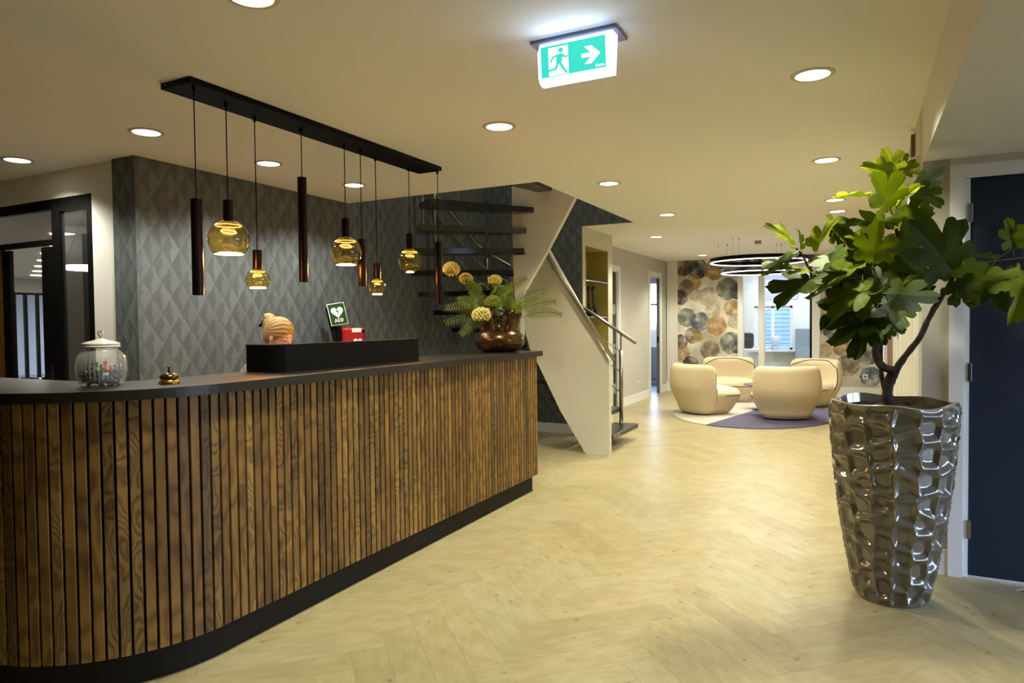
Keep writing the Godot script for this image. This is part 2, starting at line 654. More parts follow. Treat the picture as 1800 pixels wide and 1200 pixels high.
func ball(r: float, seg := 12, rings := 7, sq := Vector3.ONE) -> ArrayMesh:
	var prof := []
	for i in rings + 1:
		var a := -PI / 2 + PI * i / rings
		prof.append([maxf(0.0, r * cos(a)) if i > 0 and i < rings else 0.0, r * sin(a)])
	var st := begin(true)
	add_lathe(st, prof, seg)
	var m := done(st)
	if sq == Vector3.ONE:
		return m
	var out := begin(true)
	out.append_from(m, 0, Transform3D(Basis.from_scale(sq), Vector3.ZERO))
	return out.commit()

# surface nets over a distance field
func nets(f: Callable, lo: Vector3, hi: Vector3, cell: float) -> ArrayMesh:
	var nx := int(ceil((hi.x - lo.x) / cell)) + 1
	var ny := int(ceil((hi.y - lo.y) / cell)) + 1
	var nzz := int(ceil((hi.z - lo.z) / cell)) + 1
	var val := PackedFloat32Array()
	val.resize(nx * ny * nzz)
	var k := 0
	for z in nzz:
		for y in ny:
			for x in nx:
				val[k] = f.call(lo + Vector3(x, y, z) * cell)
				k += 1
	var vid := PackedInt32Array()
	vid.resize(nx * ny * nzz)
	vid.fill(-1)
	var verts := PackedVector3Array()
	var sx := 1; var sy := nx; var sz := nx * ny
	var cs := [0, sx, sy, sx + sy, sz, sx + sz, sy + sz, sx + sy + sz]
	var cp := [Vector3(0, 0, 0), Vector3(1, 0, 0), Vector3(0, 1, 0), Vector3(1, 1, 0), Vector3(0, 0, 1), Vector3(1, 0, 1), Vector3(0, 1, 1), Vector3(1, 1, 1)]
	var es := [[0, 1], [2, 3], [4, 5], [6, 7], [0, 2], [1, 3], [4, 6], [5, 7], [0, 4], [1, 5], [2, 6], [3, 7]]
	for z in nzz - 1:
		for y in ny - 1:
			for x in nx - 1:
				var at := x + y * sy + z * sz
				var inside := 0
				for c in 8:
					if val[at + cs[c]] < 0.0:
						inside += 1
				if inside == 0 or inside == 8:
					continue
				var sum := Vector3.ZERO
				var cnt := 0
				for e in es:
					var a: float = val[at + cs[e[0]]]
					var b: float = val[at + cs[e[1]]]
					if (a < 0.0) == (b < 0.0):
						continue
					sum += cp[e[0]].lerp(cp[e[1]], a / (a - b))
					cnt += 1
				vid[at] = verts.size()
				verts.append(lo + (Vector3(x, y, z) + sum / cnt) * cell)
	var idx := PackedInt32Array()
	for z in range(1, nzz - 1):
		for y in range(1, ny - 1):
			for x in range(1, nx - 1):
				var at := x + y * sy + z * sz
				var v0 := val[at] < 0.0
				for ax in 3:
					var d: int = [sx, sy, sz][ax]
					var v1 := val[at + d] < 0.0
					if v0 == v1:
						continue
					var u: int = [sy, sz, sx][ax]
					var w: int = [sz, sx, sy][ax]
					var a := vid[at - u - w]; var b := vid[at - w]; var c := vid[at]; var e := vid[at - u]
					if a < 0 or b < 0 or c < 0 or e < 0:
						continue
					if v0:
						idx.append_array([a, c, b, a, e, c])
					else:
						idx.append_array([a, b, c, a, c, e])
	var nor := PackedVector3Array()
	nor.resize(verts.size())
	var h := cell * 0.5
	for i in verts.size():
		var p := verts[i]
		nor[i] = Vector3(f.call(p + Vector3(h, 0, 0)) - f.call(p - Vector3(h, 0, 0)), f.call(p + Vector3(0, h, 0)) - f.call(p - Vector3(0, h, 0)), f.call(p + Vector3(0, 0, h)) - f.call(p - Vector3(0, 0, h))).normalized()
	var arr := []
	arr.resize(Mesh.ARRAY_MAX)
	arr[Mesh.ARRAY_VERTEX] = verts
	arr[Mesh.ARRAY_NORMAL] = nor
	arr[Mesh.ARRAY_INDEX] = idx
	var m := ArrayMesh.new()
	m.add_surface_from_arrays(Mesh.PRIMITIVE_TRIANGLES, arr)
	return m

func smin(a: float, b: float, k: float) -> float:
	var h := clampf(0.5 + 0.5 * (b - a) / k, 0.0, 1.0)
	return lerpf(b, a, h) - k * h * (1.0 - h)

func capsule(p: Vector3, a: Vector3, b: Vector3, ra: float, rb: float) -> float:
	var ab := b - a
	var t := clampf((p - a).dot(ab) / ab.length_squared(), 0.0, 1.0)
	return p.distance_to(a + ab * t) - lerpf(ra, rb, t)

func ellipsoid(p: Vector3, c: Vector3, r: Vector3) -> float:
	var q := (p - c) / r
	var l := q.length()
	return (l - 1.0) * minf(r.x, minf(r.y, r.z))

func rounded_box(p: Vector3, c: Vector3, e: Vector3, r: float) -> float:
	var q := (p - c).abs() - e + Vector3(r, r, r)
	return Vector3(maxf(q.x, 0), maxf(q.y, 0), maxf(q.z, 0)).length() + minf(maxf(q.x, maxf(q.y, q.z)), 0.0) - r

# light that shines down from a ceiling fitting
func area_down(parent: Node, at: Vector3, size: Vector2, col: Color, energy: float) -> AreaLight3D:
	var l := AreaLight3D.new()
	l.name = "lamp_light"
	l.area_size = size
	l.light_color = col
	l.light_energy = energy
	l.shadow_enabled = true
	l.area_range = 30.0
	l.area_attenuation = 2.0
	l.position = at
	l.basis = Basis(Vector3.RIGHT, -PI / 2)
	parent.add_child(l, true)
	return l

func omni(parent: Node, at: Vector3, col: Color, energy: float, size: float) -> OmniLight3D:
	var l := OmniLight3D.new()
	l.name = "bulb_light"
	l.light_color = col
	l.light_energy = energy
	l.light_size = size
	l.omni_range = 30.0
	l.omni_attenuation = 2.0
	l.shadow_enabled = true
	l.position = at
	parent.add_child(l, true)
	return l

# recessed lamp: a soft-edged cone below its lens
func spot_down(parent: Node, at: Vector3, col: Color, energy: float, angle: float) -> SpotLight3D:
	var l := SpotLight3D.new()
	l.name = "lamp_light"
	l.light_color = col
	l.light_energy = energy
	l.light_size = 0.065
	l.spot_range = 30.0
	l.spot_attenuation = 2.0
	l.spot_angle = angle
	l.spot_angle_attenuation = 0.55
	l.shadow_enabled = true
	l.position = at
	l.basis = Basis(Vector3.RIGHT, -PI / 2)
	parent.add_child(l, true)
	return l

# ---------------------------------------------------------------- the setting
func wall_piece(parent: Node, called: String, lo: Vector3, hi: Vector3, m: Material) -> MeshInstance3D:
	return part(parent, called, bx(lo, hi), m)

func build_floor() -> void:
	var fl := structure("floor")
	wall_piece(fl, "screed", Vector3(-10.6, -0.25, -18.4), Vector3(5.0, -0.006, 4.2), M.slab)
	# herringbone planks 0.75 x 0.15 m laid at 45 degrees to the walls
	var L := 0.75
	var W := 0.15
	var s := sqrt(0.5)
	var meshes := []
	for i in 14:
		meshes.append(bx(Vector3(-L / 2 + 0.0002, -0.012, -W / 2 + 0.0002), Vector3(L / 2 - 0.0002, 0, W / 2 - 0.0002), 0.0006, Vector2(rng.randf() * 5.0, rng.randf() * 5.0)))
	var spots := []
	for mcell in range(-14, 15):
		for kcell in range(-90, 91):
			for hv in 2:
				var o := Vector2(kcell * W + mcell * L, kcell * W - mcell * L)
				var c := o + Vector2(L / 2, W / 2)
				if hv == 1:
					c = o + Vector2(L + W / 2, W - L / 2)
				var w := Vector3(s * c.x - s * c.y - 1.3, 0, -s * c.x - s * c.y - 5.0)
				if w.x < -8.3 or w.x > 3.2 or w.z > 3.3 or w.z < -14.2:
					continue
				if w.z < -4.2 and w.x > 0.75:
					continue
				spots.append([w, hv])
	var eye := Vector3(0, 1.4, 0)
	var rank := []
	for q in spots:
		var w: Vector3 = q[0]
		var d := w - eye
		var ang := rad_to_deg(atan2(-d.x, -d.z)) - 27.06
		var seen: bool = absf(ang) < 42.0 and w.z < -1.2 and (w.x > -2.5 or w.z < -5.2) and w.x > -3.4
		if seen:
			rank.append([d.length_squared(), q])
	rank.sort_custom(func(a, b): return a[0] < b[0])
	var own := {}
	for i in mini(298, rank.size()):
		own[rank[i][1]] = true
	var st := {}
	for i in 5:
		st[i] = begin()
	var n := 0
	for q in spots:
		var w: Vector3 = q[0]
		var b := Basis(Vector3.UP, PI / 4 if q[1] == 0 else -PI / 4)
		var v: int = (n * 7 + int(rng.randi() % 5)) % 14
		var t: int = rng.randi() % 5
		n += 1
		if own.has(q):
			part(fl, "plank", meshes[v], M["plank%d" % t], w, b)
		else:
			st[t].append_from(meshes[v], 0, Transform3D(b, w))
	var rest := ArrayMesh.new()
	for i in 5:
		st[i].set_material(M["plank%d" % i])
		st[i].commit(rest)
	var ro := MeshInstance3D.new()
	ro.name = "planks"
	ro.mesh = rest
	fl.add_child(ro, true)
	ro.set_meta("kind", "stuff")
	ro.set_meta("label", "pale oak herringbone planks of the farther floor")
	# hard floors of the side rooms
	wall_piece(fl, "side_room_floor", Vector3(-10.6, -0.006, -15.1), Vector3(-4.71, 0.0, -3.12), mat(Color(0.55, 0.54, 0.51), 0.3))
	wall_piece(fl, "far_room_floor", Vector3(-3.45, -0.006, -18.2), Vector3(1.2, 0.0, -13.7), M.plank0)

func build_shell() -> void:
	var c := structure("ceiling")
	for b in [[Vector3(-10.6, H, -5.25), Vector3(0.30, 3.0, 4.2)], [Vector3(-10.6, H, -7.93), Vector3(-4.50, 3.0, -5.25)], [Vector3(-2.42, H, -7.97), Vector3(0.30, 3.0, -5.25)], [Vector3(-10.6, H, -18.4), Vector3(0.30, 3.0, -7.97)], [Vector3(0.30, H, -18.4), Vector3(5.0, 3.0, -4.36)]]:
		wall_piece(c, "ceiling_board", b[0], b[1], M.ceiling)
	wall_piece(c, "soffit", Vector3(0.30, 2.25, -4.36), Vector3(5.0, 3.0, 4.2), M.white)
	# walls behind and beside the camera
	var wb := structure("wall_entrance")
	wall_piece(wb, "wall_board", Vector3(-10.6, 0, 3.5), Vector3(5.0, 3.0, 3.8), M.back_wall)
	var wl := structure("wall_west")
	wall_piece(wl, "wall_board", Vector3(-8.6, 0, -3.06), Vector3(-8.4, 3.0, 3.5), M.back_wall)
	# east wall: low parapet and a tall shop window that lets the daylight in
	var we := structure("wall_east")
	wall_piece(we, "wall_board", Vector3(2.6, 0, -4.6), Vector3(2.8, 2.25, -4.15), M.white)
	wall_piece(we, "wall_board", Vector3(2.6, 0, -2.3), Vector3(2.8, 2.25, 3.5), M.white)
	var w2 := structure("window_2")
	wall_piece(w2, "pane", Vector3(2.69, 0.05, -4.1), Vector3(2.70, 2.2, -2.35), M.pane)
	for z in [-4.15, -3.25, -2.36]:
		wall_piece(w2, "window_frame", Vector3(2.65, 0, z), Vector3(2.75, 2.25, z + 0.06), M.trim)
	# slate wallpapered wall behind the desk
	var g := structure("wall_left")
	wall_piece(g, "wall_board", Vector3(-4.71, 0, -5.25), Vector3(-4.46, H, -3.04), M.wallpaper)
	wall_piece(g, "wall_board", Vector3(-4.71, 0, -8.2), Vector3(-4.46, 5.6, -5.25), M.wallpaper)
	# corridor: west wall with two doorways
	var cw := structure("wall_corridor_west")
	var x0 := -3.53
	var x1 := -3.47
	for b in [[0.0, H, -9.70, -9.06], [2.20, H, -10.55, -9.70], [0.0, H, -12.40, -10.55], [2.24, H, -13.12, -12.40], [0.0, H, -13.6, -13.12]]:
		wall_piece(cw, "wall_board", Vector3(x0, b[0], b[2]), Vector3(x1, b[1], b[3]), M.corridor)
	var bb := structure("baseboard_corridor_west")
	wall_piece(bb, "board", Vector3(x1, 0, -12.32), Vector3(x1 + 0.015, 0.14, -10.63), M.trim)
	wall_piece(bb, "board", Vector3(x1, 0, -13.6), Vector3(x1 + 0.015, 0.14, -13.22), M.trim)
	# first corridor door: dark leaf with pale glass squares
	var d1 := structure("door_1")
	wall_piece(d1, "door_leaf", Vector3(-3.525, 0.01, -10.52), Vector3(-3.495, 2.18, -9.73), mat(Color(0.10, 0.105, 0.13), 0.4))
	var pale_glass := mat(Color(0.50, 0.52, 0.55), 0.15)
	for i in 9:
		var yy := 0.25 + i * 0.21
		wall_piece(d1, "pane", Vector3(-3.496, yy, -10.46 + (i % 3) * 0.12), Vector3(-3.488, yy + 0.16, -10.30 + (i % 3) * 0.12), pale_glass)
	frame_x(d1, x1, -10.55, -9.70, 2.20, 0.085)
	var d2 := structure("door_2")
	frame_x(d2, x1, -13.12, -12.40, 2.24, 0.085)
	wall_piece(d2, "jamb_face", Vector3(-3.53, 0, -13.105), Vector3(-3.472, 2.225, -13.085), mat(Color(0.40, 0.43, 0.48), 0.45))
	part(d2, "latch", bx(Vector3(-3.52, 0.98, -13.085), Vector3(-3.49, 1.10, -13.08)), M.black)
	# office behind the second corridor door, with a window to the open air
	var sr := structure("wall_side_office")
	wall_piece(sr, "wall_board", Vector3(-3.62, 0, -16.6), Vector3(-3.46, H, -13.6), M.white)
	wall_piece(sr, "wall_board", Vector3(-6.4, 0, -10.95), Vector3(-3.62, H, -10.8), M.white)
	wall_piece(sr, "wall_board", Vector3(-6.4, 0, -16.6), Vector3(-6.25, H, -10.9), M.white)
	for b in [[-6.3, -5.7, 0.0, H], [-3.9, -3.6, 0.0, H], [-5.7, -3.9, 0.0, 0.72], [-5.7, -3.9, 2.36, H]]:
		wall_piece(sr, "wall_board", Vector3(b[0], b[2], -16.6), Vector3(b[1], b[3], -16.45), M.white)
	var w3 := structure("window_3")
	wall_piece(w3, "pane", Vector3(-5.7, 0.72, -16.53), Vector3(-3.9, 2.36, -16.52), M.pane)
	for y in [0.72, 1.78, 2.31]:
		wall_piece(w3, "window_frame", Vector3(-5.7, y, -16.56), Vector3(-3.9, y + 0.05, -16.49), M.trim)
	for x in [-5.7, -4.2, -3.95]:
		wall_piece(w3, "window_frame", Vector3(x, 0.72, -16.56), Vector3(x + 0.05, 2.36, -16.49), M.trim)
	wall_piece(sr, "office_floor", Vector3(-6.4, -0.25, -16.6), Vector3(-3.62, 0.001, -15.1), mat(Color(0.55, 0.54, 0.51), 0.3))
	# corridor: east wall with panelled wooden doors
	var ce := structure("wall_corridor_east")
	wall_piece(ce, "wall_board", Vector3(0.30, 0, -7.55), Vector3(0.45, H, -4.56), M.cream)
	wall_piece(ce, "wall_board", Vector3(0.302, 2.25, -4.56), Vector3(0.45, H, -4.362), M.cream)
	wall_piece(ce, "wall_board", Vector3(0.30, 0, -13.6), Vector3(0.45, H, -11.0), M.cream)
	wall_piece(ce, "wall_board", Vector3(0.30, 2.3, -11.0), Vector3(0.45, H, -7.55), M.cream)
	var d3 := structure("door_3")
	for i in 3:
		wall_piece(d3, "door_leaf", Vector3(0.335, 0.01, -8.70 - i * 1.13), Vector3(0.375, 2.3, -7.58 - i * 1.13), M.brown_wood)
	for z in [-7.55, -6.95, -6.38, -4.62]:
		wall_piece(d3, "architrave", Vector3(0.282, 0, z - 0.08), Vector3(0.30, 2.34, z), M.trim)
	for y in [0.35, 1.32, 2.0]:
		wall_piece(d3, "hinge", Vector3(0.272, y - 0.05, -6.95), Vector3(0.284, y + 0.05, -6.90), M.black)
	# mural wall
	var mw := structure("wall_mural")
	for b in [[-3.62, -2.07, 0.0, H], [-0.67, 0.45, 0.0, H], [-2.07, -0.67, 2.42, H]]:
		wall_piece(mw, "wall_board", Vector3(b[0], b[2], -13.8), Vector3(b[1], b[3], -13.6), M.white)
	# printed wallpaper sheets, 3.61 m wide in all, from x = -3.24
	for b in [[-3.24, -2.09, 0.18, 2.58], [-0.65, 0.30, 0.18, 2.58], [-2.09, -0.65, 2.44, 2.58]]:
		var st := begin()
		var u0: float = (b[0] + 3.24) / 3.61
		var u1: float = (b[1] + 3.24) / 3.61
		var v0: float = (2.58 - b[3]) / 2.4
		var v1: float = (2.58 - b[2]) / 2.4
		add_box(st, Vector3(b[0], b[2], -13.6), Vector3(b[1], b[3], -13.597))
		var shell := done(st)
		part(mw, "wallpaper_backing", shell, M.white)
		var fr := begin()
		quad(fr, Vector3(b[0], b[2], -13.596), Vector3(b[1], b[2], -13.596), Vector3(b[1], b[3], -13.596), Vector3(b[0], b[3], -13.596), [Vector2(u0, v1), Vector2(u1, v1), Vector2(u1, v0), Vector2(u0, v0)])
		var sheet := part(mw, "wallpaper_sheet", done(fr), M.mural)
		sheet.set_meta("label", "wallpaper printed with grey and ochre watercolour discs")
	var bm := structure("baseboard_mural")
	wall_piece(bm, "board", Vector3(-3.47, 0, -13.6), Vector3(-2.09, 0.18, -13.585), M.trim)
	wall_piece(bm, "board", Vector3(-0.65, 0, -13.6), Vector3(0.30, 0.18, -13.585), M.trim)
	# socket plates
	for q in [[Vector3(0.076, 0.372, -13.592), 0.0, "white socket plate on the disc-printed wallpaper"], [Vector3(-3.464, 0.30, -11.61), 90.0, "white socket plate on the cream corridor wall"]]:
		var so := thing("socket", q[2], "socket", q[0], deg_to_rad(q[1]))
		part(so, "plate", cbox(Vector3(0.085, 0.085, 0.008), 0.002), M.trim)
		part(so, "insert", lathe_hard([[0.0, 0.0], [0.024, 0.0], [0.024, 0.004], [0.0, 0.004]], 16), mat(Color(0.5, 0.5, 0.5), 0.5), Vector3(0, 0, 0.003), Basis(Vector3.RIGHT, PI / 2))

# white architrave round an opening in a wall that faces +x
func frame_x(parent: Node, x: float, z0: float, z1: float, top: float, w: float) -> void:
	wall_piece(parent, "door_frame", Vector3(x, 0, z0 - w), Vector3(x + 0.018, top + w, z0), M.trim)
	wall_piece(parent, "door_frame", Vector3(x, 0, z1), Vector3(x + 0.018, top + w, z1 + w), M.trim)
	wall_piece(parent, "door_frame", Vector3(x, top, z0), Vector3(x + 0.018, top + w, z1), M.trim)
	wall_piece(parent, "jamb", Vector3(x - 0.06, 0, z0), Vector3(x, top, z0 + 0.015), M.trim)
	wall_piece(parent, "jamb", Vector3(x - 0.06, 0, z1 - 0.015), Vector3(x, top, z1), M.trim)
	wall_piece(parent, "jamb", Vector3(x - 0.06, top - 0.015, z0), Vector3(x, top, z1), M.trim)

func build_stairwell() -> void:
	var b := structure("wall_stairwell_back")
	wall_piece(b, "wall_board", Vector3(-4.46, 0, -8.03), Vector3(-3.066, 5.6, -7.93), M.wallpaper)
	wall_piece(b, "wall_board", Vector3(-3.06, H + 0.0, -8.03), Vector3(-1.2, 5.6, -7.93), M.wallpaper)
	var u := structure("wall_upper_floor")
	wall_piece(u, "wall_board", Vector3(-4.7, 3.0, -4.4), Vector3(-1.2, 5.6, -4.25), M.white)
	wall_piece(u, "wall_board", Vector3(-1.3, 3.0, -8.0), Vector3(-1.15, 5.6, -4.3), M.white)
	wall_piece(u, "wall_board", Vector3(-4.71, 3.0, -5.25), Vector3(-4.46, 5.6, -4.3), M.white)
	wall_piece(u, "upper_ceiling", Vector3(-4.8, 5.6, -8.2), Vector3(-1.0, 5.75, -4.2), M.ceiling)
	var lamp := thing("upper_ceiling_lamp", "round white lamp on the ceiling above the stairwell", "lamp", Vector3(-2.6, 5.6, -6.2))
	part(lamp, "diffuser", lathe_hard([[0.0, -0.05], [0.15, -0.05], [0.15, 0.0], [0.0, 0.0]], 24), M.down)
	area_down(lamp, Vector3(0, -0.06, 0), Vector2(0.26, 0.26), Color(1.0, 0.95, 0.86), 2.6)
	var bb := structure("baseboard_stairwell")
	wall_piece(bb, "board", Vector3(-4.46, 0, -7.93), Vector3(-3.06, 0.12, -7.915), M.trim)
	# block beside the stair with a recessed display niche facing the corridor
	var n := structure("wall_niche")
	for q in [[Vector3(-4.46, 0, -9.06), Vector3(-3.36, H, -8.03)], [Vector3(-3.36, 0, -9.06), Vector3(-3.06, 0.70, -7.932)], [Vector3(-3.36, 2.35, -9.06), Vector3(-3.06, H, -7.932)], [Vector3(-3.36, 0.70, -8.03), Vector3(-3.06, 2.35, -7.932)], [Vector3(-3.36, 0.70, -9.06), Vector3(-3.06, 2.35, -8.88)]]:
		wall_piece(n, "wall_board", q[0], q[1], M.cream)
	var ochre := mat(Color(0.65, 0.585, 0.31), 0.85)
	wall_piece(n, "niche_lining", Vector3(-3.36, 0.70, -8.88), Vector3(-3.355, 2.35, -8.03), ochre)
	wall_piece(n, "niche_lining", Vector3(-3.36, 0.70, -8.88), Vector3(-3.062, 2.35, -8.875), ochre)
	wall_piece(n, "niche_lining", Vector3(-3.36, 2.345, -8.88), Vector3(-3.062, 2.35, -8.03), ochre)

func build_left_rooms() -> void:
	# white wall beside the wallpaper, pierced by a black glazed screen and door
	var w := structure("wall_screen")
	wall_piece(w, "wall_board", Vector3(-4.985, 0, -3.12), Vector3(-4.71, H, -3.06), M.white)
	wall_piece(w, "wall_board", Vector3(-8.6, 2.375, -3.12), Vector3(-4.985, H, -3.06), M.white)
	wall_piece(w, "wall_board", Vector3(-8.6, 0, -3.12), Vector3(-7.4, 2.375, -3.06), M.white)
	var s := structure("window_1")
	for q in [[-5.06, -4.985, 0.0, 2.375], [-5.50, -5.40, 0.0, 2.375], [-5.40, -5.06, 2.275, 2.375], [-7.4, -5.5, 2.30, 2.375]]:
		wall_piece(s, "window_frame", Vector3(q[0], q[2], -3.105), Vector3(q[1], q[3], -3.065), M.black)
	wall_piece(s, "window_frame", Vector3(-7.4, 2.03, -3.10), Vector3(-5.5, 2.075, -3.07), M.black)
	wall_piece(s, "pane", Vector3(-5.40, 0.0, -3.092), Vector3(-5.06, 2.275, -3.084), M.pane)
	wall_piece(s, "pane", Vector3(-7.4, 2.075, -3.092), Vector3(-5.5, 2.30, -3.084), M.pane_smoke)
	var d := structure("door_4")
	wall_piece(d, "stile", Vector3(-5.655, 0.01, -3.10), Vector3(-5.505, 2.02, -3.07), M.black)
	wall_piece(d, "stile", Vector3(-6.21, 0.01, -3.10), Vector3(-6.10, 2.02, -3.07), M.black)
	wall_piece(d, "rail", Vector3(-6.10, 0.01, -3.10), Vector3(-5.655, 0.20, -3.07), M.black)
	wall_piece(d, "pane", Vector3(-6.10, 0.20, -3.092), Vector3(-5.655, 2.02, -3.084), M.pane)
	wall_piece(d, "lock_plate", Vector3(-5.56, 0.80, -3.07), Vector3(-5.525, 1.12, -3.064), M.chrome)
	part(d, "handle", tube([Vector3(-5.64, 1.005, -3.07), Vector3(-5.64, 1.005, -3.02), Vector3(-5.68, 1.005, -3.015), Vector3(-5.86, 1.0, -3.015)], 0.011), M.chrome)
	wall_piece(d, "wall_board", Vector3(-7.4, 0, -3.10), Vector3(-6.21, 2.03, -3.07), M.brown_wood)
	# the long office behind the glass, closed by a glazed wall at its far end
	var r := structure("wall_west_room")
	wall_piece(r, "wall_board", Vector3(-19.0, 0, -15.2), Vector3(-4.71, H, -15.05), M.white)
	wall_piece(r, "wall_board", Vector3(-19.0, 0, -3.2), Vector3(-8.6, H, -3.05), M.white)
	wall_piece(r, "wall_board", Vector3(-18.2, 2.25, -15.1), Vector3(-18.0, H, -3.1), M.white)
	wall_piece(r, "wall_board", Vector3(-18.2, 0, -8.2), Vector3(-18.0, 2.25, -3.1), M.white)
	wall_piece(r, "wall_board", Vector3(-22.2, 0, -15.2), Vector3(-22.0, 2.6, -3.1), M.white)
	wall_piece(r, "floor_board", Vector3(-24.0, -0.25, -15.2), Vector3(-10.6, 0.0, -3.05), mat(Color(0.55, 0.54, 0.51), 0.3))
	wall_piece(r, "ceiling_board", Vector3(-22.2, H, -15.2), Vector3(-10.6, 3.0, -3.05), M.ceiling)
	var gw := structure("window_4")
	wall_piece(gw, "pane", Vector3(-18.1, 0.0, -15.1), Vector3(-18.09, 2.25, -8.2), M.pane)
	for z in [-14.0, -12.6, -11.3, -10.55, -10.1, -9.72, -9.45, -9.2, -8.9, -8.25]:
		wall_piece(gw, "window_frame", Vector3(-18.13, 0.0, z), Vector3(-18.05, 2.25, z + 0.06), M.black)
	wall_piece(gw, "window_frame", Vector3(-18.13, 0.0, -15.1), Vector3(-18.05, 0.08, -8.2), M.black)
	wall_piece(gw, "window_frame", Vector3(-18.13, 2.2, -15.1), Vector3(-18.05, 2.26, -8.2), M.black)
	var cb := thing("tall_cabinet", "tall brown wooden cabinet behind the black framed glass", "cabinet", Vector3(-8.2, 0, -4.62))
	part(cb, "body", bx(Vector3(-0.05, 1.24, -0.45), Vector3(0.48, 2.44, 0)), mat(Color(0.27, 0.18, 0.09), 0.5))
	part(cb, "lower_front", bx(Vector3(-0.05, 0, -0.45), Vector3(0.48, 1.24, 0)), mat(Color(0.20, 0.19, 0.18), 0.5))
	part(cb, "switch_frame", bx(Vector3(0.02, 1.32, 0), Vector3(0.16, 1.62, 0.012), 0.003), M.black)
	part(cb, "display", bx(Vector3(0.035, 1.335, 0.012), Vector3(0.145, 1.605, 0.016)), mat(Color(0.30, 0.27, 0.24), 0.3))
	for i in 21:
		var l := thing("office_ceiling_light", "round white ceiling light in the room behind the glass door", "lamp", Vector3(-9.0 - (i % 7) * 1.25, H, -4.2 - (i % 7) * 0.62 - (i / 7) * 0.95), 0, "ceiling lights of the glazed office")
		part(l, "diffuser", lathe_hard([[0.0, -0.012], [0.14, -0.012], [0.14, 0.0], [0.0, 0.0]], 18), M.down)
		if i % 3 == 0:
			area_down(l, Vector3(0, -0.02, 0), Vector2(0.24, 0.24), Color(1, 0.97, 0.92), 2.0)
	var rl := thing("ring_lamp", "slim white ring lamp hanging behind the narrow glass pane", "lamp", Vector3(-6.35, 1.93, -3.9))
	part(rl, "ring", ring_mesh(0.22, 0.25, 0.03), M.led)
	for a in 3:
		part(rl, "wire", tube([Vector3(0.23 * cos(a * TAU / 3), 0.03, 0.23 * sin(a * TAU / 3)), Vector3(0.02 * cos(a * TAU / 3), H - 1.935, 0.02 * sin(a * TAU / 3))], 0.0015, 5), M.black)

func ring_mesh(r0: float, r1: float, h: float, seg := 64) -> ArrayMesh:
	return lathe_hard([[r0, 0.0], [r1, 0.0], [r1, h], [r0, h], [r0, 0.0]], seg)

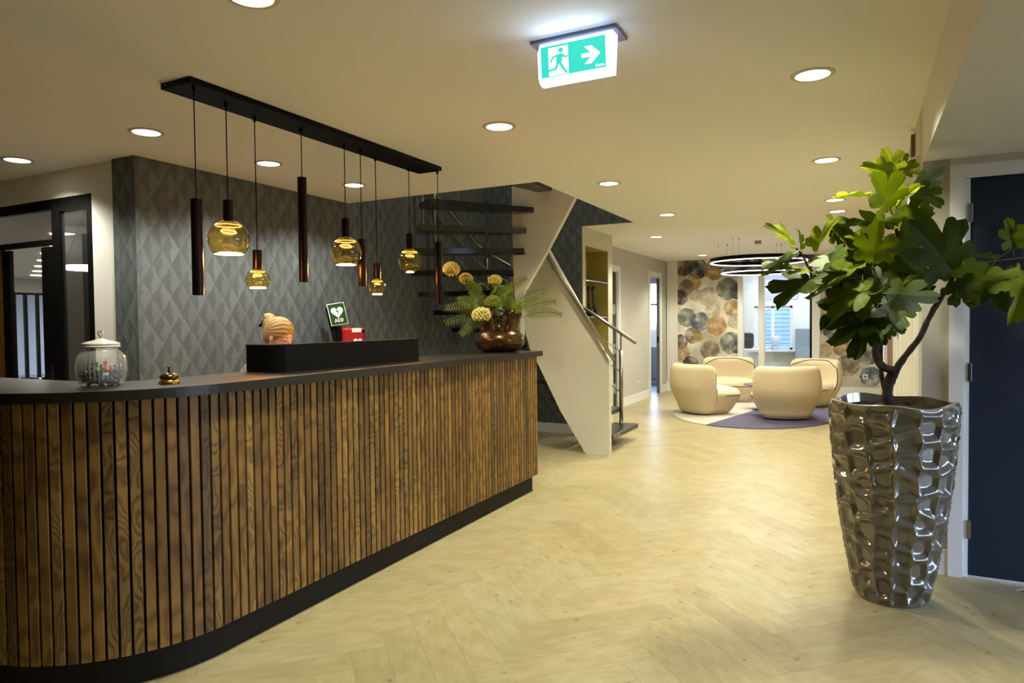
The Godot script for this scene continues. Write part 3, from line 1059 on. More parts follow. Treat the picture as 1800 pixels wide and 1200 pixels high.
func build_far_room() -> void:
	# glazed partition in the mural wall
	var p := structure("window_5")
	for q in [[-2.09, -1.995], [-1.715, -1.615], [-0.79, -0.66]]:
		wall_piece(p, "window_frame", Vector3(q[0], 0, -13.74), Vector3(q[1], 2.44, -13.57), M.trim)
	wall_piece(p, "window_frame", Vector3(-2.0, 2.36, -13.72), Vector3(-0.79, 2.44, -13.57), M.trim)
	wall_piece(p, "window_frame", Vector3(-2.0, 0, -13.72), Vector3(-0.79, 0.10, -13.57), M.trim)
	wall_piece(p, "window_frame", Vector3(-0.83, 0.1, -13.70), Vector3(-0.79, 2.36, -13.62), M.black)
	wall_piece(p, "pane", Vector3(-1.995, 0.1, -13.66), Vector3(-1.715, 2.36, -13.652), M.pane)
	wall_piece(p, "pane", Vector3(-1.615, 0.1, -13.66), Vector3(-0.83, 2.36, -13.652), M.pane)
	var r := structure("wall_far_room")
	wall_piece(r, "wall_board", Vector3(-3.45, 0, -18.3), Vector3(-3.3, H, -13.8), M.white)
	wall_piece(r, "wall_board", Vector3(0.9, 0, -18.3), Vector3(1.05, H, -13.8), M.white)
	wall_piece(r, "wall_board", Vector3(-3.45, 0, -17.2), Vector3(-2.24, H, -17.0), M.white)
	wall_piece(r, "wall_board", Vector3(-1.40, 0, -17.2), Vector3(1.0, H, -17.0), M.white)
	wall_piece(r, "wall_board", Vector3(-2.24, 0, -17.2), Vector3(-1.40, 0.70, -17.0), M.white)
	wall_piece(r, "wall_board", Vector3(-2.24, 1.72, -17.2), Vector3(-1.40, H, -17.0), M.white)
	var w := structure("window_6")
	for x in [-2.24, -1.87, -1.46]:
		wall_piece(w, "window_frame", Vector3(x, 0.70, -17.12), Vector3(x + 0.06, 1.72, -17.05), M.trim)
	wall_piece(w, "window_frame", Vector3(-2.24, 0.70, -17.12), Vector3(-1.40, 0.75, -17.05), M.trim)
	wall_piece(w, "window_frame", Vector3(-2.24, 1.67, -17.12), Vector3(-1.40, 1.72, -17.05), M.trim)
	wall_piece(w, "window_sill", Vector3(-2.35, 0.66, -17.05), Vector3(-1.25, 0.70, -16.72), M.trim)
	wall_piece(w, "pane", Vector3(-2.18, 0.75, -17.085), Vector3(-1.46, 1.67, -17.08), M.pane)
	# neighbour's weatherboarded house seen through that window
	var hs := thing("neighbour_house", "pale blue boarded house seen through the far window", "house", Vector3(-2.3, 0, -21.0))
	part(hs, "wall", bx(Vector3(-3, -0.3, -3), Vector3(3, 2.4, -0.03)), mat(Color(0.42, 0.48, 0.54), 0.7))
	for i in 22:
		part(hs, "board", bx(Vector3(-3, -0.25 + i * 0.12, -0.03), Vector3(3, -0.14 + i * 0.12, 0.0), 0.008), mat(Color(0.48, 0.55, 0.61), 0.7))
	part(hs, "roof", prism(PackedVector2Array([Vector2(-3.3, 2.38), Vector2(3.3, 2.38), Vector2(3.3, 2.5), Vector2(0.0, 3.4), Vector2(-3.3, 2.5)]), -3.2, 0.15), mat(Color(0.80, 0.82, 0.86), 0.8))
	part(hs, "ground", bx(Vector3(-12, -0.5, -8), Vector3(12, -0.3, 3.6)), mat(Color(0.5, 0.52, 0.5), 0.9))
	single("roller_blind", bx(Vector3(-2.05, 1.86, -17.0), Vector3(-1.28, 2.45, -16.985)), mat(Color(0.74, 0.75, 0.84), 0.8), "pale lilac roller blind above the far window", "blind")
	single("vase", lathe([[0.0, 0.0], [0.06, 0.0], [0.10, 0.10], [0.115, 0.22], [0.10, 0.30], [0.085, 0.33], [0.075, 0.32], [0.09, 0.22], [0.0, 0.03]], 20), mat(Color(0.80, 0.83, 0.86), 0.4), "pale grey bulbous vase on the far window sill", "vase", Vector3(-1.76, 0.70, -16.88))
	single("office_cupboard", bx(Vector3(-1.29, 0, -16.9), Vector3(-0.80, 1.19, -16.3), 0.004), M.blue_panel, "pale blue cupboard behind the glazed partition", "cupboard")
	var t := thing("side_table", "small white table carrying a dark backpack", "table", Vector3(-2.18, 0, -15.6))
	part(t, "table_top", bx(Vector3(-0.2, 0.74, -0.3), Vector3(0.32, 0.78, 0.3), 0.005), M.paper)
	for q in [[-0.16, -0.26], [0.27, -0.26], [-0.16, 0.25], [0.27, 0.25]]:
		part(t, "leg", bx(Vector3(q[0], 0, q[1]), Vector3(q[0] + 0.03, 0.74, q[1] + 0.03)), M.black)
	var bp := thing("backpack", "dark navy backpack standing on the white table", "backpack", Vector3(-2.20, 0.78, -15.55))
	part(bp, "body", nets(func(p): return smin(rounded_box(p, Vector3(0, 0.17, 0), Vector3(0.14, 0.17, 0.08), 0.06), rounded_box(p, Vector3(0, 0.12, 0.08), Vector3(0.11, 0.10, 0.04), 0.03), 0.02), Vector3(-0.2, -0.04, -0.13), Vector3(0.2, 0.40, 0.17), 0.02), M.navy)
	part(bp, "handle", tube([Vector3(-0.05, 0.33, 0), Vector3(-0.05, 0.40, 0), Vector3(0, 0.425, 0), Vector3(0.05, 0.40, 0), Vector3(0.05, 0.33, 0)], 0.008), M.trim)
	for x in [-1.9, -0.6]:
		for z in [-14.6, -16.2]:
			var l := thing("led_panel", "square white light panel in the ceiling behind the glazed partition", "lamp", Vector3(x, H, z), 0, "ceiling panels of the far room")
			part(l, "diffuser", bx(Vector3(-0.3, -0.012, -0.3), Vector3(0.3, 0, 0.3)), M.panel)
			area_down(l, Vector3(0, -0.02, 0), Vector2(0.56, 0.56), Color(0.86, 0.93, 1.0), 1.9)

func build_right_side() -> void:
	# wall with the slate blue door
	var w := structure("wall_right")
	wall_piece(w, "wall_board", Vector3(0.30, 0, -4.56), Vector3(0.425, 2.25, -4.36), M.pier)
	wall_piece(w, "wall_board", Vector3(0.425, 2.14, -4.56), Vector3(1.60, 2.25, -4.36), M.white)
	wall_piece(w, "wall_board", Vector3(1.55, 0, -4.56), Vector3(3.4, 2.25, -4.36), M.white)
	var b := structure("baseboard_right")
	wall_piece(b, "board", Vector3(0.30, 0, -4.36), Vector3(0.425, 0.14, -4.345), M.trim)
	var d := structure("door_5")
	wall_piece(d, "door_leaf", Vector3(0.522, 0.008, -4.42), Vector3(1.455, 2.136, -4.375), M.door_blue)
	wall_piece(d, "door_frame", Vector3(0.425, 0, -4.50), Vector3(0.49, 2.21, -4.335), M.trim)
	wall_piece(d, "door_frame", Vector3(0.49, 0, -4.50), Vector3(0.518, 2.145, -4.36), M.trim)
	wall_piece(d, "door_frame", Vector3(1.459, 0, -4.50), Vector3(1.55, 2.21, -4.335), M.trim)
	wall_piece(d, "door_frame", Vector3(0.49, 2.14, -4.50), Vector3(1.459, 2.21, -4.335), M.trim)
	for y in [1.957, 1.70, 1.107, 0.26]:
		part(d, "hinge", bx(Vector3(0.505, y - 0.05, -4.372), Vector3(0.530, y + 0.05, -4.352), 0.004), M.steel)
	var s := thing("wall_detector", "small grey detector box high on the cream wall", "detector", Vector3(0.30, 2.477, -5.0))
	part(s, "body", bx(Vector3(-0.022, -0.065, -0.045), Vector3(0, 0.065, 0.045), 0.006), mat(Color(0.52, 0.48, 0.42), 0.6))
	part(s, "edge", bx(Vector3(-0.024, -0.07, 0.045), Vector3(0, 0.065, 0.052)), mat(Color(0.42, 0.38, 0.33), 0.6))
	var i := thing("wall_switch_box", "small grey control box at head height on the cream wall", "switch", Vector3(0.30, 1.80, -5.40))
	part(i, "body", bx(Vector3(-0.03, -0.07, -0.05), Vector3(0, 0.07, 0.05), 0.006), mat(Color(0.55, 0.53, 0.49), 0.5))
	part(i, "button", bx(Vector3(-0.034, -0.02, -0.02), Vector3(-0.03, 0.02, 0.02)), M.trim)

# ---------------------------------------------------------------- reception counter
const CX := -2.395       # slat faces of the straight front
const CZ := -2.0         # where the rounded corner begins
const CR := 0.642
const CEND := -5.14

# plan point on the front line at arc length s from the far end, pushed outwards by o; returns [point, outward normal]
func counter_at(s: float, o: float) -> Array:
	var straight := CZ - CEND
	var arc := CR * PI / 2
	if s <= straight:
		return [Vector2(CX + o, CEND + s), Vector2(1, 0)]
	if s <= straight + arc:
		var a := (s - straight) / CR
		var n := Vector2(cos(a), sin(a))
		return [Vector2(CX - CR, CZ) + n * (CR + o), n]
	return [Vector2(CX - CR - (s - straight - arc), CZ + CR + o), Vector2(0, 1)]

func counter_band(o0: float, o1: float, y0: float, y1: float, s0: float, s1: float) -> ArrayMesh:
	var outer := []
	var inner := []
	var straight := CZ - CEND
	var arc := CR * PI / 2
	var ss := [s0, straight]
	for i in range(1, 24):
		ss.append(straight + arc * i / 24.0)
	ss.append(straight + arc)
	ss.append(s1)
	var st := begin()
	for i in ss.size():
		outer.append(counter_at(ss[i], o1)[0])
		inner.append(counter_at(ss[i], o0)[0])
	for i in ss.size() - 1:
		var a := Vector3(outer[i].x, 0, outer[i].y)
		var b := Vector3(outer[i + 1].x, 0, outer[i + 1].y)
		var c := Vector3(inner[i].x, 0, inner[i].y)
		var d := Vector3(inner[i + 1].x, 0, inner[i + 1].y)
		var u := Vector3(0, y1, 0)
		var l := Vector3(0, y0, 0)
		uquad(st, a + l, a + u, b + u, b + l)
		uquad(st, c + l, d + l, d + u, c + u)
		uquad(st, a + u, c + u, d + u, b + u)
		uquad(st, a + l, b + l, d + l, c + l)
	var n := ss.size() - 1
	for q in [[outer[0], inner[0]], [inner[n], outer[n]]]:
		var a := Vector3(q[0].x, y0, q[0].y)
		var c := Vector3(q[1].x, y0, q[1].y)
		var u := Vector3(0, y1 - y0, 0)
		uquad(st, a, c, c + u, a + u)
	return done(st)

func build_counter() -> void:
	var t := thing("reception_counter", "long curved reception counter clad in brown wooden slats", "counter", Vector3.ZERO)
	var total := (CZ - CEND) + CR * PI / 2 + 2.4
	part(t, "plinth", counter_band(-0.10, -0.030, 0.0, 0.132, 0.05, total), M.plinth)
	part(t, "skirting_strip", counter_band(-0.030, -0.022, 0.0, 0.006, 0.05, total), M.steel)
	part(t, "carcass", counter_band(-0.08, -0.018, 0.132, 1.12, 0.0, total), M.groove)
	part(t, "worktop", counter_band(-0.46, 0.035, 1.12, 1.16, -0.04, total), M.worktop)
	part(t, "end_panel", bx(Vector3(CX - 0.42, 0.132, CEND), Vector3(CX - 0.08, 1.12, CEND + 0.03)), M.brown_wood)
	part(t, "desk_board", bx(Vector3(-3.30, 0.70, -4.95), Vector3(-2.80, 0.735, -2.3)), M.worktop)
	for z in [-4.9, -3.6, -2.35]:
		part(t, "desk_support", bx(Vector3(-3.28, 0, z), Vector3(-2.82, 0.70, z + 0.03)), M.black)
	var pitch := 0.0445
	var meshes := []
	for i in 12:
		meshes.append(bx(Vector3(-0.0175, 0, -0.018), Vector3(0.0175, 0.99, 0.0), 0.0015, Vector2(rng.randf() * 7.0, rng.randf() * 9.0)))
	var s := 0.02
	var k := 0
	while s < total - 1.2:
		var q := counter_at(s, 0.0)
		var n: Vector2 = q[1]
		var b := Basis(Vector3(n.y, 0, -n.x), Vector3.UP, Vector3(n.x, 0, n.y))
		part(t, "slat", meshes[(k * 5 + rng.randi() % 4) % 12], M["slat%d" % [0, 1, 2, 1, 0, 2, 3, 2][rng.randi() % 8]], Vector3(q[0].x, 0.131, q[0].y), b)
		s += pitch
		k += 1
	# low black screen on the worktop
	var sc := thing("desk_screen", "low black privacy screen standing on the dark worktop", "screen", Vector3(-2.571, 1.16, -3.69))
	var pts := PackedVector2Array()
	var inner := PackedVector2Array()
	pts.append(Vector2(0, 0))
	pts.append(Vector2(0, -1.10))
	for i in range(1, 7):
		var a := PI / 2 * i / 6.0
		pts.append(Vector2(-0.09 + 0.09 * cos(a), -1.10 - 0.09 * sin(a)))
	pts.append(Vector2(-0.24, -1.19))
	inner.append(Vector2(-0.24, -1.175))
	for i in range(6, 0, -1):
		var a := PI / 2 * i / 6.0
		inner.append(Vector2(-0.09 + 0.075 * cos(a), -1.10 - 0.075 * sin(a)))
	inner.append(Vector2(-0.015, -1.10))
	inner.append(Vector2(-0.015, -0.015))
	inner.append(Vector2(-0.24, -0.015))
	inner.append(Vector2(-0.24, 0.0))
	var poly := []
	for q in pts:
		poly.append(Vector2(q.x, -q.y))
	for q in inner:
		poly.append(Vector2(q.x, -q.y))
	part(sc, "panel", slab(poly, 0.0, 0.135), M.black)
	part(sc, "top_ledge", slab([Vector2(0.002, 0), Vector2(0.002, 1.10), Vector2(-0.025, 1.17), Vector2(-0.09, 1.192), Vector2(-0.24, 1.192), Vector2(-0.24, 1.13), Vector2(-0.10, 1.12), Vector2(-0.06, 1.06), Vector2(-0.055, 0.0)], 0.135, 0.142), M.black_matt)

# ---------------------------------------------------------------- staircase
func build_staircase() -> void:
	var t := thing("staircase", "winding open staircase with dark treads and white stringers", "staircase", Vector3(-2.32, 0, -6.74))
	var o := Vector3(-2.32, 0, -6.74)
	var A := PackedVector2Array([Vector2(-2.58, 0), Vector2(-2.32, 0), Vector2(-2.32, 1.0), Vector2(-3.02, 2.20), Vector2(-3.40, 2.36), Vector2(-3.40, 1.70), Vector2(-3.32, 1.45), Vector2(-3.267, 1.252), Vector2(-3.22, 1.097), Vector2(-3.146, 0.979), Vector2(-2.869, 0.445)])
	part(t, "lower_stringer", prism(A, -6.81, -6.74), M.cream, -o)
	part(t, "lower_stringer_cap", prism(PackedVector2Array([Vector2(-2.318, 1.0), Vector2(-2.318, 1.012), Vector2(-3.018, 2.215), Vector2(-3.02, 2.20)]), -6.815, -6.735), M.trim, -o)
	var B := PackedVector2Array([Vector2(-3.165, 4.2), Vector2(-3.145, 1.95), Vector2(-3.12, 1.55), Vector2(-3.02, 1.72), Vector2(-2.764, 2.109), Vector2(-2.47, 2.597), Vector2(-1.95, 3.45), Vector2(-1.95, 4.2)])
	part(t, "upper_stringer", prism(B, -6.26, -6.20), M.white, -o)
	part(t, "connecting_stringer", slab([Vector2(-3.10, -6.26), Vector2(-3.33, -6.50), Vector2(-3.36, -6.74), Vector2(-3.30, -6.74), Vector2(-3.27, -6.52), Vector2(-3.05, -6.26)], 1.25, 2.1), M.cream, -o)
	# winding treads: inner end, outer end
	var tr := [[2.745, -2.766, -6.387, -2.86, -5.45], [2.545, -2.846, -6.40, -3.642, -5.348], [2.345, -2.929, -6.347, -3.851, -5.541], [2.145, -3.024, -6.246, -3.986, -5.689], [1.95, -3.20, -6.42, -4.207, -5.978], [1.75, -3.34, -6.60, -4.40, -6.45], [1.55, -3.40, -6.75, -4.42, -6.82], [1.345, -3.40, -6.85, -4.38, -7.20]]
	for i in tr.size():
		var q: Array = tr[i]
		var a := Vector2(q[1], q[2])
		var b := Vector2(q[3], q[4])
		var d := (b - a).normalized()
		var n := Vector2(-d.y, d.x)
		a += d * 0.02
		var poly := [a - n * 0.06, b - n * 0.15, b + n * 0.15, a + n * 0.06]
		var m: Material = M.tread
		part(t, "tread", slab(poly, q[0] - 0.055, q[0]), m, -o)
		part(t, "tread_bracket", slab([a - n * 0.065 - d * 0.02, a - n * 0.068 + d * 0.10, a + n * 0.068 + d * 0.10, a + n * 0.065 - d * 0.02], q[0] - 0.062, q[0] - 0.056), M.black, -o)
	for i in 6:
		var x := -2.35 - i * 0.19
		var y := 0.185 + i * 0.193
		part(t, "tread", bx(Vector3(x - 0.29, y - 0.05, -7.88), Vector3(x, y, -6.83 if i > 0 else -6.95), 0.004), mat(Color(0.13, 0.135, 0.12), 0.3), -o)
	for k in 3:
		part(t, "nosing_strip", bx(Vector3(-2.349, 0.145 + k * 0.012, -7.2), Vector3(-2.347, 0.149 + k * 0.012, -6.95)), M.chrome, -o)
	part(t, "riser_block", bx(Vector3(-2.70, 0, -7.86), Vector3(-2.64, 0.135, -7.0)), M.cream, -o)
	# handrails
	part(t, "handrail", tube([Vector3(-3.06, 2.25, -6.70), Vector3(-3.019, 2.16, -6.68), Vector3(-2.248, 1.005, -6.68)], 0.021, 12), M.steel, -o)
	for f in [0.12, 0.88]:
		var p := Vector3(-3.019, 2.16, -6.68).lerp(Vector3(-2.248, 1.005, -6.68), f)
		part(t, "rail_bracket", tube([p, p + Vector3(0, -0.06, 0), p + Vector3(0, -0.075, -0.06)], 0.006, 6), M.steel, -o)
	part(t, "handrail", tube([Vector3(-2.346, 1.141, -7.79), Vector3(-2.946, 1.539, -7.79), Vector3(-3.992, 2.12, -7.79), Vector3(-4.25, 2.28, -7.72), Vector3(-4.34, 2.42, -7.5), Vector3(-4.35, 2.90, -6.6), Vector3(-4.30, 3.4, -5.9)], 0.021, 12), M.steel, -o)
	part(t, "rail_post", tube([Vector3(-2.531, 0.18, -7.79), Vector3(-2.531, 1.06, -7.79)], 0.024, 12), M.steel, -o)
	part(t, "rail_post_pin", tube([Vector3(-2.531, 1.06, -7.79), Vector3(-2.531, 1.245, -7.79)], 0.012, 8), M.steel, -o)
	part(t, "post_flange", lathe_hard([[0.0, 0.0], [0.04, 0.0], [0.04, 0.008], [0.0, 0.008]], 16), M.steel, Vector3(-2.531, 0.185, -7.79) - o)
	for k in 3:
		var dy := -0.22 - k * 0.24
		part(t, "rail_rod", tube([Vector3(-2.531, 1.255 + dy, -7.79), Vector3(-2.946, 1.535 + dy, -7.79), Vector3(-3.992, 2.12 + dy, -7.79), Vector3(-4.25, 2.28 + dy, -7.72), Vector3(-4.34, 2.42 + dy, -7.5), Vector3(-4.35, 2.90 + dy, -6.6)], 0.006, 6), M.steel, -o)
	for q in [[-4.29, 1.72, 2.28, -7.72], [-4.35, 1.88, 3.2, -6.60], [-4.35, 2.5, 3.4, -6.36]]:
		part(t, "rail_post", tube([Vector3(q[0], q[1], q[3]), Vector3(q[0], q[2], q[3])], 0.02, 10), M.steel, -o)

# ---------------------------------------------------------------- pendant fitting over the counter
func build_pendants() -> void:
	var t := thing("pendant_fitting", "black ceiling bar with amber glass globes and dark tube pendants", "lamp", Vector3(-2.93, H, -3.30))
	var o := Vector3(-2.93, H, -3.30)
	part(t, "ceiling_bar", bx(Vector3(-3.036, H - 0.03, -4.39), Vector3(-2.822, H, -2.215), 0.002), M.black, -o)
	part(t, "bolt", ball(0.004, 8, 5), M.chrome, Vector3(-3.0, H - 0.015, -2.214) - o)
	# x, z, top of holder, bottom of holder, globe radius (0: plain tube), globe centre, globe bottom
	var rows := [[-2.86, -2.262, 2.011, 1.549, 0.0, 0.0, 0.0], [-2.93, -2.508, 2.05, 1.94, 0.104, 1.846, 1.772], [-2.995, -2.755, 1.818, 1.708, 0.064, 1.653, 1.607], [-2.93, -3.041, 2.265, 1.652, 0.0, 0.0, 0.0], [-2.95, -3.441, 2.078, 1.958, 0.102, 1.861, 1.782], [-2.93, -3.574, 1.959, 1.652, 0.0, 0.0, 0.0], [-2.995, -3.812, 1.82, 1.709, 0.060, 1.654, 1.605], [-2.985, -4.19, 2.066, 1.952, 0.090, 1.866, 1.781], [-2.85, -4.37, 2.012, 1.549, 0.0, 0.0, 0.0]]
	for q in rows:
		var p := Vector3(q[0], 0, q[1])
		part(t, "cord", tube([p + Vector3(0, q[2] - 0.002, 0), p + Vector3(0, H - 0.029, 0)], 0.0028, 6), M.black, -o)
		part(t, "cord_grip", lathe_hard([[0.0, 0.0], [0.009, 0.0], [0.009, 0.022], [0.0, 0.022]], 10), M.black, p + Vector3(0, H - 0.052, 0) - o)
		if q[4] == 0.0:
			var tb := part(t, "tube_shade", lathe_hard([[0.0255, q[3]], [0.0265, q[3]], [0.0265, q[2]], [0.0, q[2]]], 28), M.bronze_tube, p - o)
			var ln := part(tb, "lens", lathe_hard([[0.0, q[3] + 0.004], [0.0254, q[3] + 0.004], [0.0254, q[3] + 0.010], [0.0, q[3] + 0.010]], 20), mat(Color(0.55, 0.52, 0.48), 0.3))
			ln.set_meta("label", "pale unlit lens ring")
		else:
			var r: float = q[4]
			part(t, "holder", lathe_hard([[0.0, q[3]], [0.0255, q[3]], [0.0255, q[2]], [0.0, q[2]]], 28), M.bronze_tube, p - o)
			var prof := []
			var a0 := asin(clampf((q[6] - q[5]) / r, -1, 1))
			var a1 := acos(0.024 / r)
			for i in 25:
				var a := lerpf(a0, a1, i / 24.0)
				prof.append([r * cos(a), q[5] + r * sin(a)])
			prof.append([0.024, q[3] + 0.002])
			prof.append([0.0225, q[3] + 0.002])
			for i in 25:
				var a := lerpf(a1, a0, i / 24.0)
				prof.append([(r - 0.0025) * cos(a), q[5] + (r - 0.0025) * sin(a)])
			prof.append(prof[0])
			var g := part(t, "glass_globe", lathe(prof, 40), M.amber, p - o)
			g.set_meta("label", "amber glass globe")
			var rb: float = r * cos(a0)
			part(g, "light_ring", lathe_hard([[0.0, q[6] - 0.002], [rb * 0.97, q[6] - 0.002], [rb * 0.99, q[6] + 0.007], [0.0, q[6] + 0.007]], 36), M.bulb_base)
			# coiled filament
			var pts := []
			for i in 41:
				var a := TAU * i / 40.0
				pts.append(Vector3(cos(a) * r * 0.36, q[5] + r * 0.40 + sin(a) * r * 0.05, sin(a) * r * 0.36))
			part(g, "filament", tube(pts, r * 0.022, 6), M.filament)
			var stem := []
			for i in 21:
				var a := TAU * i / 20.0
				stem.append(Vector3(cos(a) * r * 0.62, q[5] + r * 0.70, sin(a) * r * 0.62))
			part(g, "filament", tube(stem, r * 0.014, 6), M.filament)
			omni(t, p + Vector3(0, q[6] - 0.03, 0) - o, Color(1.0, 0.66, 0.32), 0.16 * r / 0.1, 0.03)

# ---------------------------------------------------------------- recessed lights
func build_downlights() -> void:
	var ring := lathe_hard([[0.078, 0.0], [0.079, -0.006], [0.098, -0.004], [0.102, 0.0]], 40)
	var lens := lathe_hard([[0.0, -0.003], [0.0785, -0.003], [0.0785, 0.0], [0.0, 0.0]], 40)
	var trim := mat(Color(0.78, 0.75, 0.68), 0.6)
	var spots := [[-5.285, -2.73], [-3.869, -2.72], [-1.95, -1.79], [-3.854, -3.667], [-3.832, -4.585], [-1.94, -3.66], [-1.92, -5.61], [-1.92, -7.58], [-2.56, -9.49], [-0.21, -3.63], [-0.23, -5.61], [-0.23, -7.52], [-0.23, -8.32],
		[-2.55, -12.6]]
	var places := ["in the ceiling above the black framed glass door", "over the desk beside the white pier", "over the rounded end of the slatted counter", "along the slate wallpaper, between two others", "along the slate wallpaper next to the stairwell", "in the hall ceiling level with the pendant bar", "beside the stairwell opening at the counter's far end", "beside the far corner of the stairwell opening", "in the ceiling by the display niche", "closest above the fig tree", "first behind the fig tree along the corridor", "ahead of its close-set neighbour in the corridor", "behind its close-set neighbour in the corridor", "beside the ring lamps before the printed wall"]
	for i in spots.size():
		var q: Array = spots[i]
		var l := thing("downlight", "white recessed downlight " + places[i], "lamp", Vector3(q[0], H, q[1]), 0, "recessed ceiling downlights")
		part(l, "trim_ring", ring, trim)
		part(l, "lens", lens, M.down)
		# the desk's own lamps are whiter than those of the hall
		spot_down(l, Vector3(0, -0.02, 0), Color(1.0, 0.985, 0.93) if q[0] < -3.0 else Color(1.0, 0.982, 0.87), 2.3 if q[0] < -3.0 else 3.05, 66.0)

# ---------------------------------------------------------------- emergency exit sign
func fill_poly(im: Image, pts: Array, c: Color) -> void:
	var p := PackedVector2Array(pts)
	var lo := Vector2(1e9, 1e9)
	var hi := -lo
	for q in p:
		lo = lo.min(q)
		hi = hi.max(q)
	for y in range(maxi(0, int(lo.y)), mini(im.get_height(), int(hi.y) + 2)):
		for x in range(maxi(0, int(lo.x)), mini(im.get_width(), int(hi.x) + 2)):
			if Geometry2D.is_point_in_polygon(Vector2(x + 0.5, y + 0.5), p):
				im.set_pixel(x, y, c)

func thick(im: Image, a: Vector2, b: Vector2, w: float, c: Color) -> void:
	var n := (b - a).normalized()
	n = Vector2(-n.y, n.x) * w * 0.5
	fill_poly(im, [a - n, b - n, b + n, a + n], c)
	for e in [a, b]:
		var ring := []
		for i in 14:
			ring.append(e + Vector2(cos(TAU * i / 14), sin(TAU * i / 14)) * w * 0.5)
		fill_poly(im, ring, c)

func exit_image() -> Image:
	var g := Color(0.20, 0.80, 0.72)
	var w := Color(1, 1, 1)
	var im := Image.create(512, 256, false, Image.FORMAT_RGB8)
	im.fill(g)
	fill_poly(im, [Vector2(62, 18), Vector2(222, 18), Vector2(222, 250), Vector2(62, 250)], w)
	# running figure
	var head := []
	for i in 20:
		head.append(Vector2(162, 50) + Vector2(cos(TAU * i / 20), sin(TAU * i / 20)) * 20)
	fill_poly(im, head, g)
	fill_poly(im, [Vector2(128, 82), Vector2(172, 76), Vector2(182, 96), Vector2(164, 150), Vector2(126, 158), Vector2(122, 140)], g)
	thick(im, Vector2(132, 88), Vector2(96, 100), 15, g)
	thick(im, Vector2(96, 100), Vector2(80, 134), 13, g)
	thick(im, Vector2(174, 88), Vector2(196, 112), 14, g)
	thick(im, Vector2(196, 112), Vector2(226, 106), 12, g)
	thick(im, Vector2(138, 150), Vector2(116, 196), 20, g)
	thick(im, Vector2(116, 196), Vector2(52, 206), 16, g)
	thick(im, Vector2(154, 150), Vector2(178, 200), 20, g)
	thick(im, Vector2(178, 200), Vector2(204, 238), 17, g)
	# arrow
	fill_poly(im, [Vector2(326, 116), Vector2(396, 116), Vector2(348, 62), Vector2(404, 62), Vector2(472, 134), Vector2(404, 206), Vector2(348, 206), Vector2(396, 152), Vector2(326, 152)], w)
	return im

func build_exit_sign() -> void:
	var t := thing("exit_sign", "lit green and white emergency exit sign on the ceiling", "exit sign", Vector3(-1.03, H, -2.68))
	part(t, "mounting_plate", bx(Vector3(-0.215, -0.014, -0.10), Vector3(0.165, 0.0, 0.05), 0.003), mat(Color(0.55, 0.54, 0.60), 0.5))
	# translucent wedge-shaped body, its face leaning down towards the hall
	var body := prism(PackedVector2Array([Vector2(-0.03, -0.016), Vector2(0.035, -0.016), Vector2(0.058, -0.06), Vector2(0.050, -0.165), Vector2(0.030, -0.185), Vector2(-0.005, -0.185)]), -0.145, 0.175, Transform3D(Basis(Vector3.UP, -PI / 2), Vector3(0, 0, 0)))
	part(t, "light_body", body, glow(Color(0.70, 0.78, 1.0), 2.3))
	var em := mat(Color(0.02, 0.02, 0.02), 0.4)
	em.emission_enabled = true
	em.emission = Color.WHITE
	em.emission_operator = BaseMaterial3D.EMISSION_OP_MULTIPLY
	em.emission_texture = tex(exit_image())
	em.emission_energy_multiplier = 1.2
	var st := begin()
	# the face lies on the slope between (y -0.06, z 0.058) and (y -0.165, z 0.050)
	var a := Vector3(-0.160, -0.164, 0.0515)
	var b := Vector3(0.122, -0.164, 0.0515)
	var c := Vector3(0.122, -0.040, 0.0607)
	var d := Vector3(-0.160, -0.040, 0.0607)
	quad(st, a, b, c, d, [Vector2(0, 1), Vector2(1, 1), Vector2(1, 0), Vector2(0, 0)])
	var f := part(t, "pictogram", done(st), em)
	var tm := TextMesh.new()
	var fnt := SystemFont.new()
	fnt.font_names = PackedStringArray(["Droid Sans"])
	fnt.font_weight = 700
	tm.font = fnt
	tm.text = "Famo."
	tm.font_size = 24
	tm.pixel_size = 0.00055
	tm.depth = 0.0006
	part(t, "lettering", tm, M.panel, Vector3(0.098, -0.152, 0.0532), Basis(Vector3.RIGHT, deg_to_rad(4.2)))
	f.set_meta("label", "green pictogram of a running figure, a door and an arrow")
	var l := AreaLight3D.new()
	l.name = "sign_light"
	l.area_size = Vector2(0.30, 0.13)
	l.light_color = Color(0.80, 0.88, 1.0)
	l.light_energy = 0.07
	l.area_range = 30.0
	l.shadow_enabled = true
	l.position = Vector3(-0.015, -0.10, 0.075)
	l.basis = Basis(Vector3.UP, PI)
	l.basis = Basis.IDENTITY * Basis(Vector3.UP, PI)
	t.add_child(l)

# ---------------------------------------------------------------- lounge corner
func chair_back(p: Vector3) -> float:
	var y := p.y
	# the shell leans back and narrows towards the floor
	var tz := -0.30 - 0.16 * smoothstep(0.05, 0.45, y) + 0.03 * smoothstep(0.5, 0.75, y)
	var hw := lerpf(0.33, 0.455, smoothstep(0.0, 0.40, y)) - 0.02 * smoothstep(0.5, 0.75, y)
	var bend := 0.22 * p.x * p.x / 0.2
	var q := Vector3(p.x * 0.455 / hw, y, p.z - tz - 0.09 - bend)
	return rounded_box(q, Vector3(0, 0.38, 0), Vector3(0.455, 0.37, 0.105), 0.10) * 0.8

func chair_seat(p: Vector3) -> float:
	var y := p.y
	var sc := lerpf(0.72, 1.0, smoothstep(0.0, 0.34, y))
	var q := Vector3(p.x / sc, y, (p.z - 0.10) / sc)
	var dome := 0.03 * (1.0 - clampf((p.x * p.x) / 0.16, 0.0, 1.0)) * smoothstep(0.2, 0.4, y)
	return rounded_box(Vector3(q.x, q.y - dome, q.z), Vector3(0, 0.19, 0.0), Vector3(0.42, 0.19, 0.34), 0.12) * 0.75

